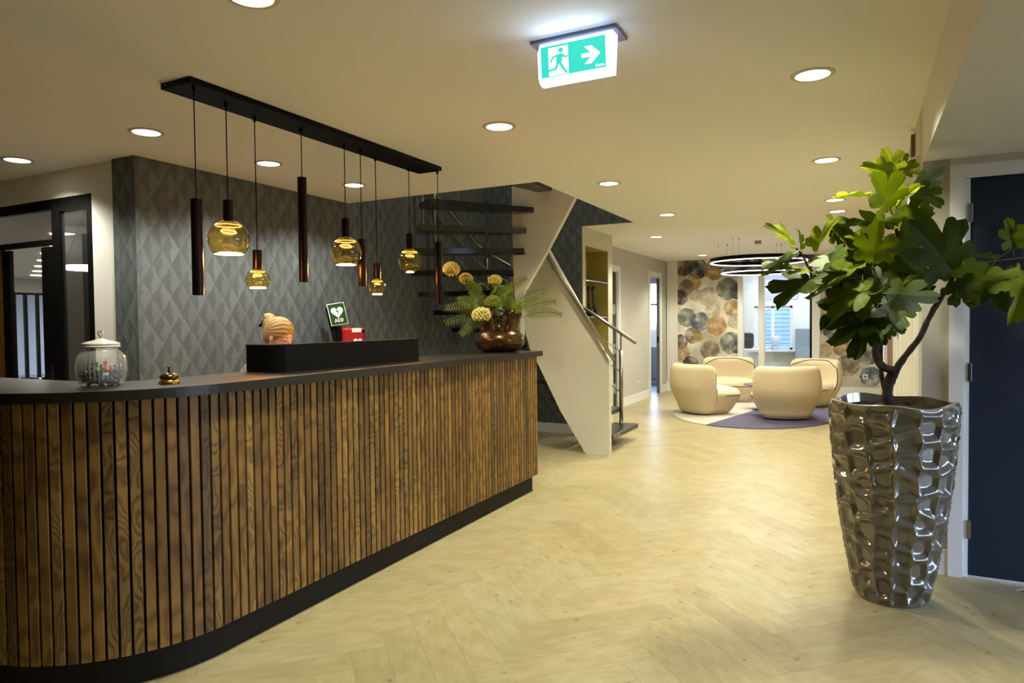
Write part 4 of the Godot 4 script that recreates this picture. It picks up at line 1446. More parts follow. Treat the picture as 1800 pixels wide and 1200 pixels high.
func lounge_chair() -> Node3D:
	var t := Node3D.new()
	t.name = "lounge_chair"
	part(t, "backrest", nets(chair_back, Vector3(-0.56, -0.05, -0.60), Vector3(0.56, 0.82, 0.20), 0.028), M.fabric)
	part(t, "seat", nets(chair_seat, Vector3(-0.52, -0.05, -0.50), Vector3(0.52, 0.46, 0.52), 0.028), M.fabric)
	# dark piping round the shell's front edge and the seat
	var pts := []
	for i in 41:
		var a := PI * (1.22 - 1.44 * i / 40.0)
		var x := cos(a) * 0.47
		var y := 0.40 + sin(a) * 0.34
		var hw := lerpf(0.33, 0.455, smoothstep(0.0, 0.40, y)) - 0.02 * smoothstep(0.5, 0.75, y)
		x = clampf(x * 1.15, -hw + 0.022, hw - 0.022)
		y = minf(y, 0.725)
		var z := 0.35
		while z > -0.6 and chair_back(Vector3(x, y, z)) > 0.0:
			z -= 0.004
		if z > -0.6:
			pts.append(Vector3(x, y, z))
	part(t, "piping", tube(pts, 0.007, 6), M.piping)
	var ps := []
	for i in 31:
		var a := PI * i / 30.0
		var dir := Vector3(cos(a), 0, sin(a))
		var rr := 0.75
		while rr > 0.1 and chair_seat(Vector3(0, 0.285, 0.10) + dir * rr) > 0.0:
			rr -= 0.004
		ps.append(Vector3(0, 0.285, 0.10) + dir * rr)
	part(t, "piping", tube(ps, 0.006, 6), M.piping)
	return t

func build_lounge() -> void:
	var proto := lounge_chair()
	var spots := [[-2.12, -10.42, 140.0, "cream rounded lounge chair at the pale end of the rug"], [-0.95, -10.28, 196.0, "cream rounded lounge chair on the dark half of the rug"], [-2.02, -12.25, 18.0, "cream rounded lounge chair in front of the disc-printed wallpaper"], [-0.74, -12.05, -32.0, "cream rounded lounge chair beyond the rug by the glazed partition"]]
	for i in 4:
		var q: Array = spots[i]
		var c: Node3D = proto if i == 0 else proto.duplicate()
		c.name = numbered("lounge_chair")
		add_child(c)
		c.position = Vector3(q[0], 0.012 if i < 2 else 0.002, q[1])
		c.rotation.y = deg_to_rad(q[2])
		tag(c, q[3], "chair", "lounge chairs round the low table")
	# rug in two tones
	var r := thing("rug", "round rug in pale beige and dusky purple under the lounge chairs", "rug", Vector3(-1.42, 0.0, -10.70))
	var ring := PackedVector2Array()
	for i in 96:
		var a := TAU * i / 96.0
		ring.append(Vector2(cos(a) * 1.14, sin(a) * 1.55))
	# the seam runs obliquely across
	var half := PackedVector2Array([Vector2(-3, -3), Vector2(0.55, -3), Vector2(-0.75, 3), Vector2(-3, 3)])
	for q in [[Geometry2D.intersect_polygons(ring, half), M.rug_light], [Geometry2D.clip_polygons(ring, half), M.rug_dark]]:
		var pl := []
		for v in q[0][0]:
			pl.append(v)
		part(r, "rug_field", slab(pl, 0.001, 0.011), q[1])
	var tb := thing("coffee_table", "low round table with a purple top between the lounge chairs", "table", Vector3(-1.36, 0.002, -11.15))
	part(tb, "table_top", lathe([[0.0, 0.385], [0.26, 0.385], [0.272, 0.392], [0.272, 0.398], [0.262, 0.405], [0.0, 0.405]], 40), M.purple)
	part(tb, "column", lathe_hard([[0.025, 0.0], [0.025, 0.386]], 16), M.black)
	part(tb, "base", lathe([[0.0, 0.0], [0.17, 0.0], [0.17, 0.008], [0.03, 0.016], [0.0, 0.016]], 30), M.black)
	# two hanging ring lamps
	for q in [[Vector3(-1.37, 2.27, -10.8), 0.69, "larger black ring lamp with a white lit edge over the lounge"], [Vector3(-1.36, 2.11, -10.8), 0.54, "smaller black ring lamp with a white lit edge hanging lowest"]]:
		var l := thing("ring_pendant", q[2], "lamp", q[0])
		var R: float = q[1]
		part(l, "ring_body", ring_mesh(R - 0.025, R, 0.055), M.black)
		part(l, "light_strip", ring_mesh(R - 0.024, R - 0.001, 0.012), M.led, Vector3(0, -0.0125, 0))
		for a in 4:
			var an := a * TAU / 4 + 0.4
			part(l, "wire", tube([Vector3(cos(an) * (R - 0.012), 0.05, sin(an) * (R - 0.012)), Vector3(cos(an) * (R - 0.012), H - q[0].y - 0.01, sin(an) * (R - 0.012))], 0.0012, 5), M.steel)
			part(l, "wire_anchor", lathe_hard([[0.0, -0.03], [0.006, -0.03], [0.006, 0.0], [0.0, 0.0]], 8), M.steel, Vector3(cos(an) * (R - 0.012), H - q[0].y, sin(an) * (R - 0.012)))
		for a in 8:
			var an := TAU * a / 8
			area_down(l, Vector3(cos(an) * (R - 0.012), -0.02, sin(an) * (R - 0.012)), Vector2(0.05, 0.05), Color(1, 0.97, 0.90), 0.5)
	var cu := thing("ceiling_rose", "small round chrome ceiling rose above the ring lamps", "ceiling rose", Vector3(-1.37, H, -10.8))
	part(cu, "cap", lathe_hard([[0.0, -0.05], [0.05, -0.05], [0.05, 0.0], [0.0, 0.0]], 20), M.steel)


# ---------------------------------------------------------------- planter and fig tree
func hash2(a: int, b: int) -> float:
	return fposmod(sin(a * 127.1 + b * 311.7) * 43758.5453, 1.0)

# dents: ridge distance on a jittered grid of cells wrapped round the pot
func dent(u: float, v: float, cols: int) -> float:
	var iu := floori(u)
	var iv := floori(v)
	var f1 := 9.0
	var f2 := 9.0
	for dv in range(-1, 2):
		for du in range(-1, 2):
			var a := iu + du
			var b := iv + dv
			var wa := posmod(a, cols)
			var off := 0.5 if wa % 2 == 0 else 0.0
			var cx := a + 0.5 + (hash2(wa, b) - 0.5) * 0.22
			var cy := b + 0.5 + off * 0.9 - 0.25 + (hash2(wa + 57, b + 13) - 0.5) * 0.50
			var d := Vector2((u - cx) * 1.15, (v - cy) * 0.80).length()
			if d < f1:
				f2 = f1
				f1 = d
			elif d < f2:
				f2 = d
	return f2 - f1

func build_planter() -> void:
	var at := Vector3(0.14, 0, -3.90)
	var t := thing("planter", "tall tapering grey glazed planter with dented surface", "planter", at)
	var na := 260
	var nv := 190
	var cols := 16
	var hgt := 0.985
	var prof := [[0.0, 0.155], [0.06, 0.168], [0.2, 0.195], [0.4, 0.228], [0.6, 0.252], [0.8, 0.270], [0.93, 0.278], [1.0, 0.282]]
	var st := begin(true)
	var grid := []
	for j in nv + 1:
		var v := float(j) / nv
		var r := 0.0
		for i in prof.size() - 1:
			if v >= prof[i][0] and v <= prof[i + 1][0]:
				r = lerpf(prof[i][1], prof[i + 1][1], (v - prof[i][0]) / (prof[i + 1][0] - prof[i][0]))
		var row := []
		for i in na:
			var u := float(i) / na * cols
			var e := dent(u, v * 8.6, cols)
			var ridge: float = 1.0 - smoothstep(0.0, 0.46, e)
			var edge: float = smoothstep(0.0, 0.03, v) * smoothstep(1.0, 0.975, v)
			var rr := r + (ridge * 0.022 - 0.011 + 0.004 * exp(-e * 14.0)) * edge + 0.004 * sin(u * 2.1) * v
			var a := TAU * i / na
			row.append(Vector3(rr * cos(a), v * hgt + (0.008 * sin(a * 5.0) + 0.006 * sin(a * 3.0 + 1.0)) * smoothstep(0.9, 1.0, v), rr * sin(a)))
		grid.append(row)
	for j in nv:
		for i in na:
			var k := (i + 1) % na
			quad(st, grid[j][i], grid[j + 1][i], grid[j + 1][k], grid[j][k])
	for i in na:
		tri(st, Vector3(0, 0, 0), grid[0][i], grid[0][(i + 1) % na])
	part(t, "pot_wall", done(st), M.glaze)
	var rim := begin(true)
	var inner := begin(true)
	for i in na:
		var k := (i + 1) % na
		var p: Vector3 = grid[nv][i]
		var q: Vector3 = grid[nv][k]
		var pm := Vector3(p.x * 0.955, p.y + 0.005, p.z * 0.955)
		var qm := Vector3(q.x * 0.955, q.y + 0.005, q.z * 0.955)
		var pi := Vector3(p.x * 0.91, p.y - 0.09, p.z * 0.91)
		var qi := Vector3(q.x * 0.91, q.y - 0.09, q.z * 0.91)
		quad(rim, p, pm, qm, q)
		quad(inner, pm, pi, qi, qm)
	part(t, "rim", done(rim), M.rim_glaze)
	part(t, "inner_wall", done(inner), M.glaze)
	var so := begin(true)
	for i in 40:
		for j in 8:
			var pt := func(ii, jj): 
				var a: float = TAU * ii / 40.0
				var r: float = 0.262 * jj / 8.0
				return Vector3(r * cos(a), 0.945 + 0.02 * nz.get_noise_2d(cos(a) * r * 900, sin(a) * r * 900) * 1.6, r * sin(a))
			quad(so, pt.call(i, j), pt.call(i, j + 1), pt.call(i + 1, j + 1), pt.call(i + 1, j))
	part(t, "soil", done(so), M.soil)
	# fig tree
	var f := thing("fig_tree", "young fig tree with large lobed green leaves in the grey planter", "plant", at + Vector3(0, 0.9, 0))
	var o := at + Vector3(0, 0.9, 0)
	var first := true
	for b in BRANCHES:
		var pts := []
		var rad := []
		for q in b:
			pts.append(Vector3(q[0], q[1], q[2]) - o)
			rad.append(q[3])
		if first:
			pts.insert(0, pts[0] + Vector3(0, -0.08, 0))
			rad.insert(0, 0.031)
		# denser, slightly gnarled
		var fine := []
		var fr := []
		for i in pts.size() - 1:
			for k in 4:
				var w := k / 4.0
				var p0: Vector3 = pts[maxi(0, i - 1)]
				var p3: Vector3 = pts[mini(pts.size() - 1, i + 2)]
				var pp: Vector3 = pts[i].cubic_interpolate(pts[i + 1], p0, p3, w)
				fine.append(pp + Vector3(nz.get_noise_3d(pp.x * 900, pp.y * 900, 0), 0, nz.get_noise_3d(0, pp.y * 900, pp.z * 900)) * 0.006)
				fr.append(lerpf(rad[i], rad[i + 1], w) * (1.0 + 0.18 * nz.get_noise_2d(pp.y * 1500, i * 40)))
		fine.append(pts[pts.size() - 1])
		fr.append(rad[rad.size() - 1])
		part(f, "trunk" if first else "branch", tube(fine, fr, 10), M.bark)
		first = false
	var kinds := []
	for i in 5:
		kinds.append(leaf_mesh(i))
	var n := 0
	for q in LEAVES:
		var base := Vector3(q[0], q[1], q[2])
		var tip := Vector3(q[3], q[4], q[5])
		var y := tip - base
		var len := y.length()
		y /= len
		var see := (Vector3(0, 1.4, 0) - base).normalized()
		var up := Vector3(0, 1, 0)
		var zz := (see * 0.75 + up * 0.5)
		zz = (zz - y * zz.dot(y)).normalized()
		zz = zz.rotated(y, deg_to_rad(q[7]))
		var x := y.cross(zz)
		var m: int = q[8]
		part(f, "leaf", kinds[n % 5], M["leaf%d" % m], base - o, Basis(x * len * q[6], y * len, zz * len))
		n += 1

# five-lobed leaf of unit length along y, face towards z
func leaf_mesh(kind: int) -> ArrayMesh:
	# radius about a point on the midrib: five broad lobes parted by narrow bays, wavy margin
	var c := Vector2(0, 0.27)
	var lobes := [[90.0, 0.76, 27.0], [40.0, 0.64, 25.0], [140.0, 0.62, 25.0], [-12.0, 0.48, 24.0], [192.0, 0.50, 24.0]]
	var ring := []
	var cnt := 110
	for i in cnt:
		var th := 360.0 * i / cnt - 90.0
		var r := 0.27
		for l in lobes:
			var d := absf(fposmod(th - l[0] - (4.0 * sin(kind * 1.7 + l[0])) + 180.0, 360.0) - 180.0)
			var k := clampf(d / l[2], 0.0, 1.0)
			r = maxf(r, lerpf(0.26, l[1], pow(1.0 - pow(k, 3.2), 0.8)))
		var dn := absf(fposmod(th + 90.0 + 180.0, 360.0) - 180.0)
		r *= 1.0 - 0.22 * exp(-dn * dn / 120.0)
		r *= 1.0 + 0.035 * sin(deg_to_rad(th) * 23.0 + kind) + 0.02 * sin(deg_to_rad(th) * 37.0)
		ring.append(c + Vector2(cos(deg_to_rad(th)), sin(deg_to_rad(th))) * r)
	var fold: float = [0.18, 0.42, 0.10, 0.30, 0.55][kind]
	var droop: float = [0.25, 0.12, 0.45, 0.05, 0.30][kind]
	var h := func(p: Vector2) -> Vector3:
		var z := fold * absf(p.x) - droop * p.y * p.y * 0.6 + 0.035 * sin(p.x * 17.0 + kind * 2.0) * absf(p.x) * 2.0 + 0.025 * sin(p.y * 13.0 + kind)
		z += 0.02 * exp(-absf(p.x) * 40.0) * -1.0
		return Vector3(p.x, p.y, z)
	var st := begin(true)
	var lv := [0.0, 0.33, 0.66, 1.0]
	var n := ring.size()
	for i in n:
		var a: Vector2 = ring[i]
		var b: Vector2 = ring[(i + 1) % n]
		for k in 3:
			var a0: Vector3 = h.call(c.lerp(a, lv[k]))
			var b0: Vector3 = h.call(c.lerp(b, lv[k]))
			var a1: Vector3 = h.call(c.lerp(a, lv[k + 1]))
			var b1: Vector3 = h.call(c.lerp(b, lv[k + 1]))
			var uv := func(p: Vector3) -> Vector2: return Vector2(p.x + 0.5, (0.93 - p.y) / 1.15)
			tri(st, a0, a1, b1, uv.call(a0), uv.call(a1), uv.call(b1))
			if k > 0:
				tri(st, a0, b1, b0, uv.call(a0), uv.call(b1), uv.call(b0))
	# stalk and ribs
	add_tube(st, [Vector3(0, -0.16, -0.02), Vector3(0, 0.05, -0.004)], [0.014, 0.012], 5, false)
	return done(st)

# ---------------------------------------------------------------- small things on the counter
func build_desk_things() -> void:
	var y := 1.161
	# sweet jar
	var jp := Vector3(-2.775, y, -1.725)
	var j := thing("glass_jar", "ribbed clear glass jar with a white lid on the counter", "jar", jp)
	var st := begin(true)
	j.scale = Vector3.ONE * 0.87
	var prof := [[0.0, 0.004], [0.080, 0.0], [0.092, 0.008], [0.100, 0.03], [0.104, 0.07], [0.104, 0.105], [0.098, 0.135], [0.082, 0.158], [0.070, 0.168], [0.070, 0.180], [0.074, 0.186]]
	var seg := 144
	for i in seg:
		for k in prof.size() - 1:
			var p := []
			for q in [[i, k], [i, k + 1], [i + 1, k + 1], [i + 1, k]]:
				var a: float = TAU * q[0] / seg
				var yy: float = prof[q[1]][1]
				var rib: float = 1.0 + 0.028 * cos(a * 36.0) * smoothstep(0.02, 0.04, yy) * smoothstep(0.165, 0.14, yy)
				p.append(Vector3(prof[q[1]][0] * rib * cos(a), yy, prof[q[1]][0] * rib * sin(a)))
			quad(st, p[0], p[1], p[2], p[3])
	part(j, "jar_wall", done(st), M.jar)
	part(j, "rim_band", lathe([[0.073, 0.176], [0.080, 0.178], [0.082, 0.184], [0.079, 0.189], [0.072, 0.189]], 40), mat(Color(0.75, 0.74, 0.70), 0.35))
	var lid := part(j, "lid", lathe([[0.074, 0.189], [0.080, 0.192], [0.080, 0.198], [0.060, 0.205], [0.025, 0.214], [0.012, 0.220], [0.0, 0.221]], 40), mat(Color(0.86, 0.845, 0.80), 0.4))
	var heart := []
	for i in 33:
		var a := TAU * i / 32.0
		heart.append(Vector3(pow(sin(a), 3) * 0.018, 0.242 + (13 * cos(a) - 5 * cos(2 * a) - 2 * cos(3 * a) - cos(4 * a)) * 0.00115, 0))
	part(lid, "heart_knob", tube(heart, 0.0035, 6), mat(Color(0.80, 0.79, 0.75), 0.35))
	# wrapped sweets lying in the jar
	var cols := [["dark brown", Color(0.10, 0.07, 0.06)], ["violet", Color(0.30, 0.25, 0.35)], ["white", Color(0.85, 0.85, 0.80)], ["orange", Color(0.85, 0.35, 0.08)], ["green", Color(0.45, 0.55, 0.08)], ["grey", Color(0.35, 0.33, 0.34)], ["maroon", Color(0.22, 0.06, 0.09)]]
	var sw := []
	var sweet_body := ball(0.0125, 10, 6, Vector3(1.25, 0.8, 0.85))
	var twist := lathe([[0.0025, 0.0], [0.0045, 0.004], [0.009, 0.011]], 8)
	var cm := {}
	for q in cols:
		cm[q[0]] = mat(q[1], 0.28)
	var spots := []
	for lay in 6:
		var yy := 0.018 + lay * 0.015
		var rings := [[0.0, 1], [0.036, 6], [0.068, 11]] if lay < 4 else [[0.012, 2], [0.045, 7]] if lay == 4 else [[0.022, 4]]
		for r in rings:
			for i in r[1]:
				var a: float = TAU * i / r[1] + lay * 0.9 + rng.randf() * 0.3
				spots.append(Vector3(cos(a) * r[0], yy + rng.randf() * 0.004, sin(a) * r[0]))
	for i in spots.size():
		var p: Vector3 = spots[i]
		var name_i := "dark brown"
		var roll := rng.randf()
		if p.y > 0.075:
			name_i = ["orange", "green", "green", "white", "orange", "violet"][rng.randi() % 6]
		elif roll < 0.42:
			name_i = "dark brown"
		elif roll < 0.62:
			name_i = "violet"
		elif roll < 0.74:
			name_i = "white"
		elif roll < 0.86:
			name_i = "grey"
		else:
			name_i = "maroon"
		var s := thing("wrapped_sweet", name_i + " wrapped sweet in the ribbed glass jar", "sweet", jp + p * 0.85, 0, name_i + " sweets in the glass jar")
		s.basis = Basis.from_euler(Vector3(rng.randf() * 0.8, rng.randf() * TAU, rng.randf() * 0.8)) * Basis.from_scale(Vector3.ONE * 0.87)
		part(s, "body", sweet_body, cm[name_i])
		part(s, "wrapper_end", twist, cm[name_i], Vector3(0.012, 0, 0), Basis(Vector3.BACK, -PI / 2))
		part(s, "wrapper_end", twist, cm[name_i], Vector3(-0.012, 0, 0), Basis(Vector3.BACK, PI / 2))
	# counter bell
	var bl := thing("counter_bell", "small brass counter bell on the dark worktop", "bell", Vector3(-2.575, y, -1.885))
	part(bl, "base", lathe([[0.0, 0.0], [0.040, 0.0], [0.041, 0.003], [0.033, 0.016], [0.030, 0.018], [0.0, 0.018]], 36), M.brass)
	part(bl, "dome", lathe([[0.035, 0.021], [0.0365, 0.026], [0.034, 0.034], [0.026, 0.041], [0.012, 0.045], [0.0, 0.046]], 36), M.old_brass)
	part(bl, "plunger", lathe([[0.004, 0.044], [0.004, 0.052], [0.007, 0.054], [0.004, 0.057], [0.003, 0.064], [0.008, 0.066], [0.008, 0.069], [0.0, 0.070]], 16), M.old_brass)
	# defibrillator and its sign on a dark cabinet in the corner
	var cb := thing("corner_cabinet", "dark low cabinet against the slate wallpaper behind the desk", "cabinet", Vector3(-4.24, 0, -4.92))
	part(cb, "body", bx(Vector3(-0.21, 0, -0.30), Vector3(0.20, 1.12, 0.30), 0.004), M.black_matt)
	part(cb, "door", bx(Vector3(0.20, 0.04, -0.295), Vector3(0.215, 1.09, -0.003), 0.003), M.black)
	part(cb, "door", bx(Vector3(0.20, 0.04, 0.003), Vector3(0.215, 1.09, 0.295), 0.003), M.black)
	var face := turned(68.0)
	var ad := thing("defibrillator", "red defibrillator case with a white heart mark on the cabinet", "defibrillator", Vector3(-4.20, 1.121, -4.97), deg_to_rad(62.0))
	part(ad, "case", bx(Vector3(-0.11, 0.0, -0.04), Vector3(0.11, 0.245, 0.05), 0.018), M.red)
	part(ad, "carry_bag", bx(Vector3(-0.155, 0.0, -0.06), Vector3(-0.112, 0.27, 0.03), 0.012), M.black)
	part(ad, "label_plate", bx(Vector3(-0.025, 0.205, 0.050), Vector3(0.065, 0.243, 0.052)), M.paper)
	part(ad, "lock_knob", lathe_hard([[0.0, 0.0], [0.014, 0.0], [0.014, 0.008], [0.0, 0.008]], 14), M.black, Vector3(0.085, 0.215, 0.05), Basis(Vector3.RIGHT, PI / 2))
	part(ad, "heart_mark", prism(heart2d(0.042), 0.0, 0.002), M.paper, Vector3(0.03, 0.115, 0.050))
	part(ad, "heart_bolt", prism(PackedVector2Array([Vector2(0.004, 0.03), Vector2(-0.012, 0.0), Vector2(0.0, 0.0), Vector2(-0.006, -0.03), Vector2(0.012, 0.006), Vector2(0.001, 0.006)]), 0.0, 0.001), M.red, Vector3(0.03, 0.115, 0.052))
	var sg := thing("aed_sign", "green sign with a white heart and the letters AED", "sign", Vector3(-4.25, 1.395, -4.86), deg_to_rad(62.0))
	var lean := Basis(Vector3.RIGHT, deg_to_rad(-10.0)) * Basis(Vector3.BACK, deg_to_rad(9.0))
	part(sg, "border", bx(Vector3(-0.083, 0, -0.003), Vector3(0.083, 0.205, 0.0), 0.001), M.paper, Vector3.ZERO, lean)
	part(sg, "plate", bx(Vector3(-0.077, 0.006, -0.002), Vector3(0.077, 0.199, 0.002)), M.green_sign, Vector3.ZERO, lean)
	part(sg, "stay", bx(Vector3(-0.083, -0.25, -0.05), Vector3(0.0, 0.18, -0.03)), M.black, Vector3.ZERO, lean)
	part(sg, "heart", prism(heart2d(0.058), 0.002, 0.004), M.paper, Vector3(0, 0, 0) + lean * Vector3(0.0, 0.122, 0), lean)
	part(sg, "bolt", prism(PackedVector2Array([Vector2(0.006, 0.045), Vector2(-0.010, 0.0), Vector2(0.002, 0.002), Vector2(-0.002, -0.045), Vector2(0.014, 0.012), Vector2(0.003, 0.010)]), 0.004, 0.005), M.green_sign, lean * Vector3(0.0, 0.122, 0), lean)
	var tm := TextMesh.new()
	var fnt := SystemFont.new()
	fnt.font_names = PackedStringArray(["Droid Sans"])
	fnt.font_weight = 700
	tm.font = fnt
	tm.text = "AED"
	tm.font_size = 32
	tm.pixel_size = 0.0014
	tm.depth = 0.002
	part(sg, "lettering", tm, M.paper, lean * Vector3(0, 0.044, 0.003), lean)

func heart2d(s: float) -> PackedVector2Array:
	var p := PackedVector2Array()
	for i in 32:
		var a := TAU * i / 32.0
		p.append(Vector2(16 * pow(sin(a), 3), 13 * cos(a) - 5 * cos(2 * a) - 2 * cos(3 * a) - cos(4 * a)) * s / 16.0)
	return p

# ---------------------------------------------------------------- bronze tulip vase with flowers
func build_vase() -> void:
	var at := Vector3(-2.635, 1.161, -4.93)
	var v := thing("tulip_vase", "squat bronze vase with several spouts at the counter end", "vase", at)
	part(v, "body", lathe([[0.0, 0.0], [0.12, 0.0], [0.165, 0.02], [0.198, 0.055], [0.208, 0.095], [0.198, 0.135], [0.165, 0.17], [0.12, 0.192], [0.06, 0.205], [0.0, 0.208]], 48), M.vase)
	var spouts := []
	for i in 5:
		var a := TAU * i / 5 + 0.35
		spouts.append([Vector3(cos(a) * 0.115, 0.165, sin(a) * 0.115), Vector3(cos(a) * 0.30, 1.0, sin(a) * 0.30).normalized()])
	spouts.append([Vector3(0, 0.19, 0), Vector3(0, 1, 0)])
	for s in spouts:
		var st := begin(true)
		var up: Vector3 = s[1]
		var pts := []
		var rad := []
		for q in [[-0.02, 0.062], [0.02, 0.044], [0.06, 0.036], [0.10, 0.036], [0.13, 0.041], [0.155, 0.054]]:
			pts.append(s[0] + up * q[0])
			rad.append(q[1])
		for q in [[0.154, 0.050], [0.12, 0.036], [0.06, 0.03]]:
			pts.append(s[0] + up * q[0])
			rad.append(q[1])
		add_tube(st, pts, rad, 24, false)
		part(v, "spout", done(st), M.vase)
	# flowers: yellow-white heads
	var right := Vector3(0.890, 0, -0.455)
	var near := Vector3(0.455, 0, 0.890)
	var blossom := begin(true)
	var bl := ball(0.011, 6, 4)
	for i in 90:
		var z := 1.0 - 1.75 * (i + 0.5) / 90.0
		var a := i * 2.39996
		var r := sqrt(maxf(0.0, 1.0 - z * z))
		var p := Vector3(cos(a) * r, z * 0.8, sin(a) * r) * 0.06
		blossom.append_from(bl, 0, Transform3D(Basis.from_scale(Vector3(1, 0.8, 1) * (0.8 + 0.4 * rng.randf())), p))
	var head := blossom.commit()
	# offsets right / up / near from the vase centre, scale
	var heads := [[-0.385, 0.68, 0.0, 1.05, "topmost"], [-0.265, 0.60, 0.03, 0.85, ""], [-0.03, 0.585, 0.0, 0.85, ""], [-0.045, 0.405, 0.10, 1.0, ""], [-0.135, 0.30, 0.20, 1.15, ""]]
	var hl := ["cream flower head on the tallest stem of the bronze vase", "small cream flower head just below the tallest one", "cream flower head above the middle of the bronze vase", "greenish flower head low among the ferns", "large cream flower head hanging over the vase spouts"]
	for i in heads.size():
		var q: Array = heads[i]
		var p: Vector3 = right * q[0] + Vector3(0, q[1], 0) + near * q[2]
		var f := thing("cut_flower", hl[i], "flower", at, 0, "flowers in the bronze vase")
		part(f, "flower_head", head, M.petal if i != 3 else mat(Color(0.52, 0.56, 0.16), 0.8), p, Basis(right, p.normalized().x) * Basis.from_scale(Vector3.ONE * q[3]))
		var root: Vector3 = spouts[i % 5][0] + spouts[i % 5][1] * 0.05
		part(f, "stem", tube([root, root.lerp(p, 0.5) + Vector3(0, 0.06, 0), p - Vector3(0, 0.03, 0)], [0.004, 0.0035, 0.003], 6), M.stem)
		for k in 2:
			var lp := root.lerp(p, 0.55 + 0.25 * k) + Vector3(0, 0.04, 0)
			part(f, "leaf", leaf_blade(0.13, 0.05), M.fern, lp, Basis.from_euler(Vector3(0.6 + k, 1.3 * k + i, 0.5)))
	# fern fronds
	var tips := [[0.50, 0.30, 0.05], [0.36, 0.50, -0.05], [0.22, 0.60, 0.0], [0.45, 0.40, 0.12], [-0.42, 0.24, 0.10], [-0.30, 0.15, 0.18], [-0.44, 0.36, 0.0], [-0.22, 0.50, 0.10], [0.10, 0.52, 0.12], [0.30, 0.42, 0.15], [0.05, 0.44, 0.18], [-0.20, 0.38, 0.16], [0.18, 0.36, 0.2], [-0.32, 0.42, 0.14]]
	for i in tips.size():
		var q: Array = tips[i]
		var tip: Vector3 = right * q[0] + Vector3(0, q[1], 0) + near * q[2]
		var root: Vector3 = spouts[i % 6][0] + spouts[i % 6][1] * 0.06
		var mid := root.lerp(tip, 0.55) + Vector3(0, 0.10, 0)
		var f := thing("fern_frond", "feathery green fern frond in the bronze vase", "fern", at, 0, "fern fronds in the bronze vase")
		var pts := []
		for k in 13:
			var w := k / 12.0
			pts.append(root.lerp(mid, w).lerp(mid.lerp(tip, w), w))
		part(f, "stem", tube(pts, 0.0025, 5), M.stem)
		var st := begin()
		for k in range(4, 13):
			for sub in 2:
				var kk := minf(k + sub * 0.5, 12.0)
				var c: Vector3 = pts[int(kk)].lerp(pts[mini(12, int(kk) + 1)], kk - int(kk))
				var d: Vector3 = (pts[mini(12, int(kk) + 1)] - pts[maxi(0, int(kk) - 1)]).normalized()
				var w2: float = 0.062 * (1.0 - absf(kk - 7.0) / 8.0) + 0.012
				var side := d.cross(near + Vector3(0, 0.3, 0)).normalized()
				for sgn in [-1.0, 1.0]:
					var e: Vector3 = (side * sgn + d * 0.55).normalized()
					var wv := d * 0.0045
					var lift := near * 0.008
					tri(st, c - wv, c + e * w2 * 0.5 + wv + lift, c + wv)
					tri(st, c - wv, c + e * w2 * 0.5 - wv + lift, c + e * w2 * 0.5 + wv + lift)
					tri(st, c + e * w2 * 0.5 - wv + lift, c + e * w2, c + e * w2 * 0.5 + wv + lift)
		part(f, "leaflets", done(st), M.fern)

func leaf_blade(l: float, w: float) -> ArrayMesh:
	var st := begin(true)
	var n := 8
	for i in n:
		var a := float(i) / n
		var b := float(i + 1) / n
		var wa := w * sin(PI * pow(a, 0.8))
		var wb := w * sin(PI * pow(b, 0.8))
		for s in [-1.0, 1.0]:
			var p0 := Vector3(0, a * l, 0)
			var p1 := Vector3(0, b * l, 0)
			var q0 := Vector3(s * wa, a * l, wa * 0.4)
			var q1 := Vector3(s * wb, b * l, wb * 0.4)
			if s > 0:
				quad(st, p0, q0, q1, p1)
			else:
				quad(st, p1, q1, q0, p0)
	return done(st)

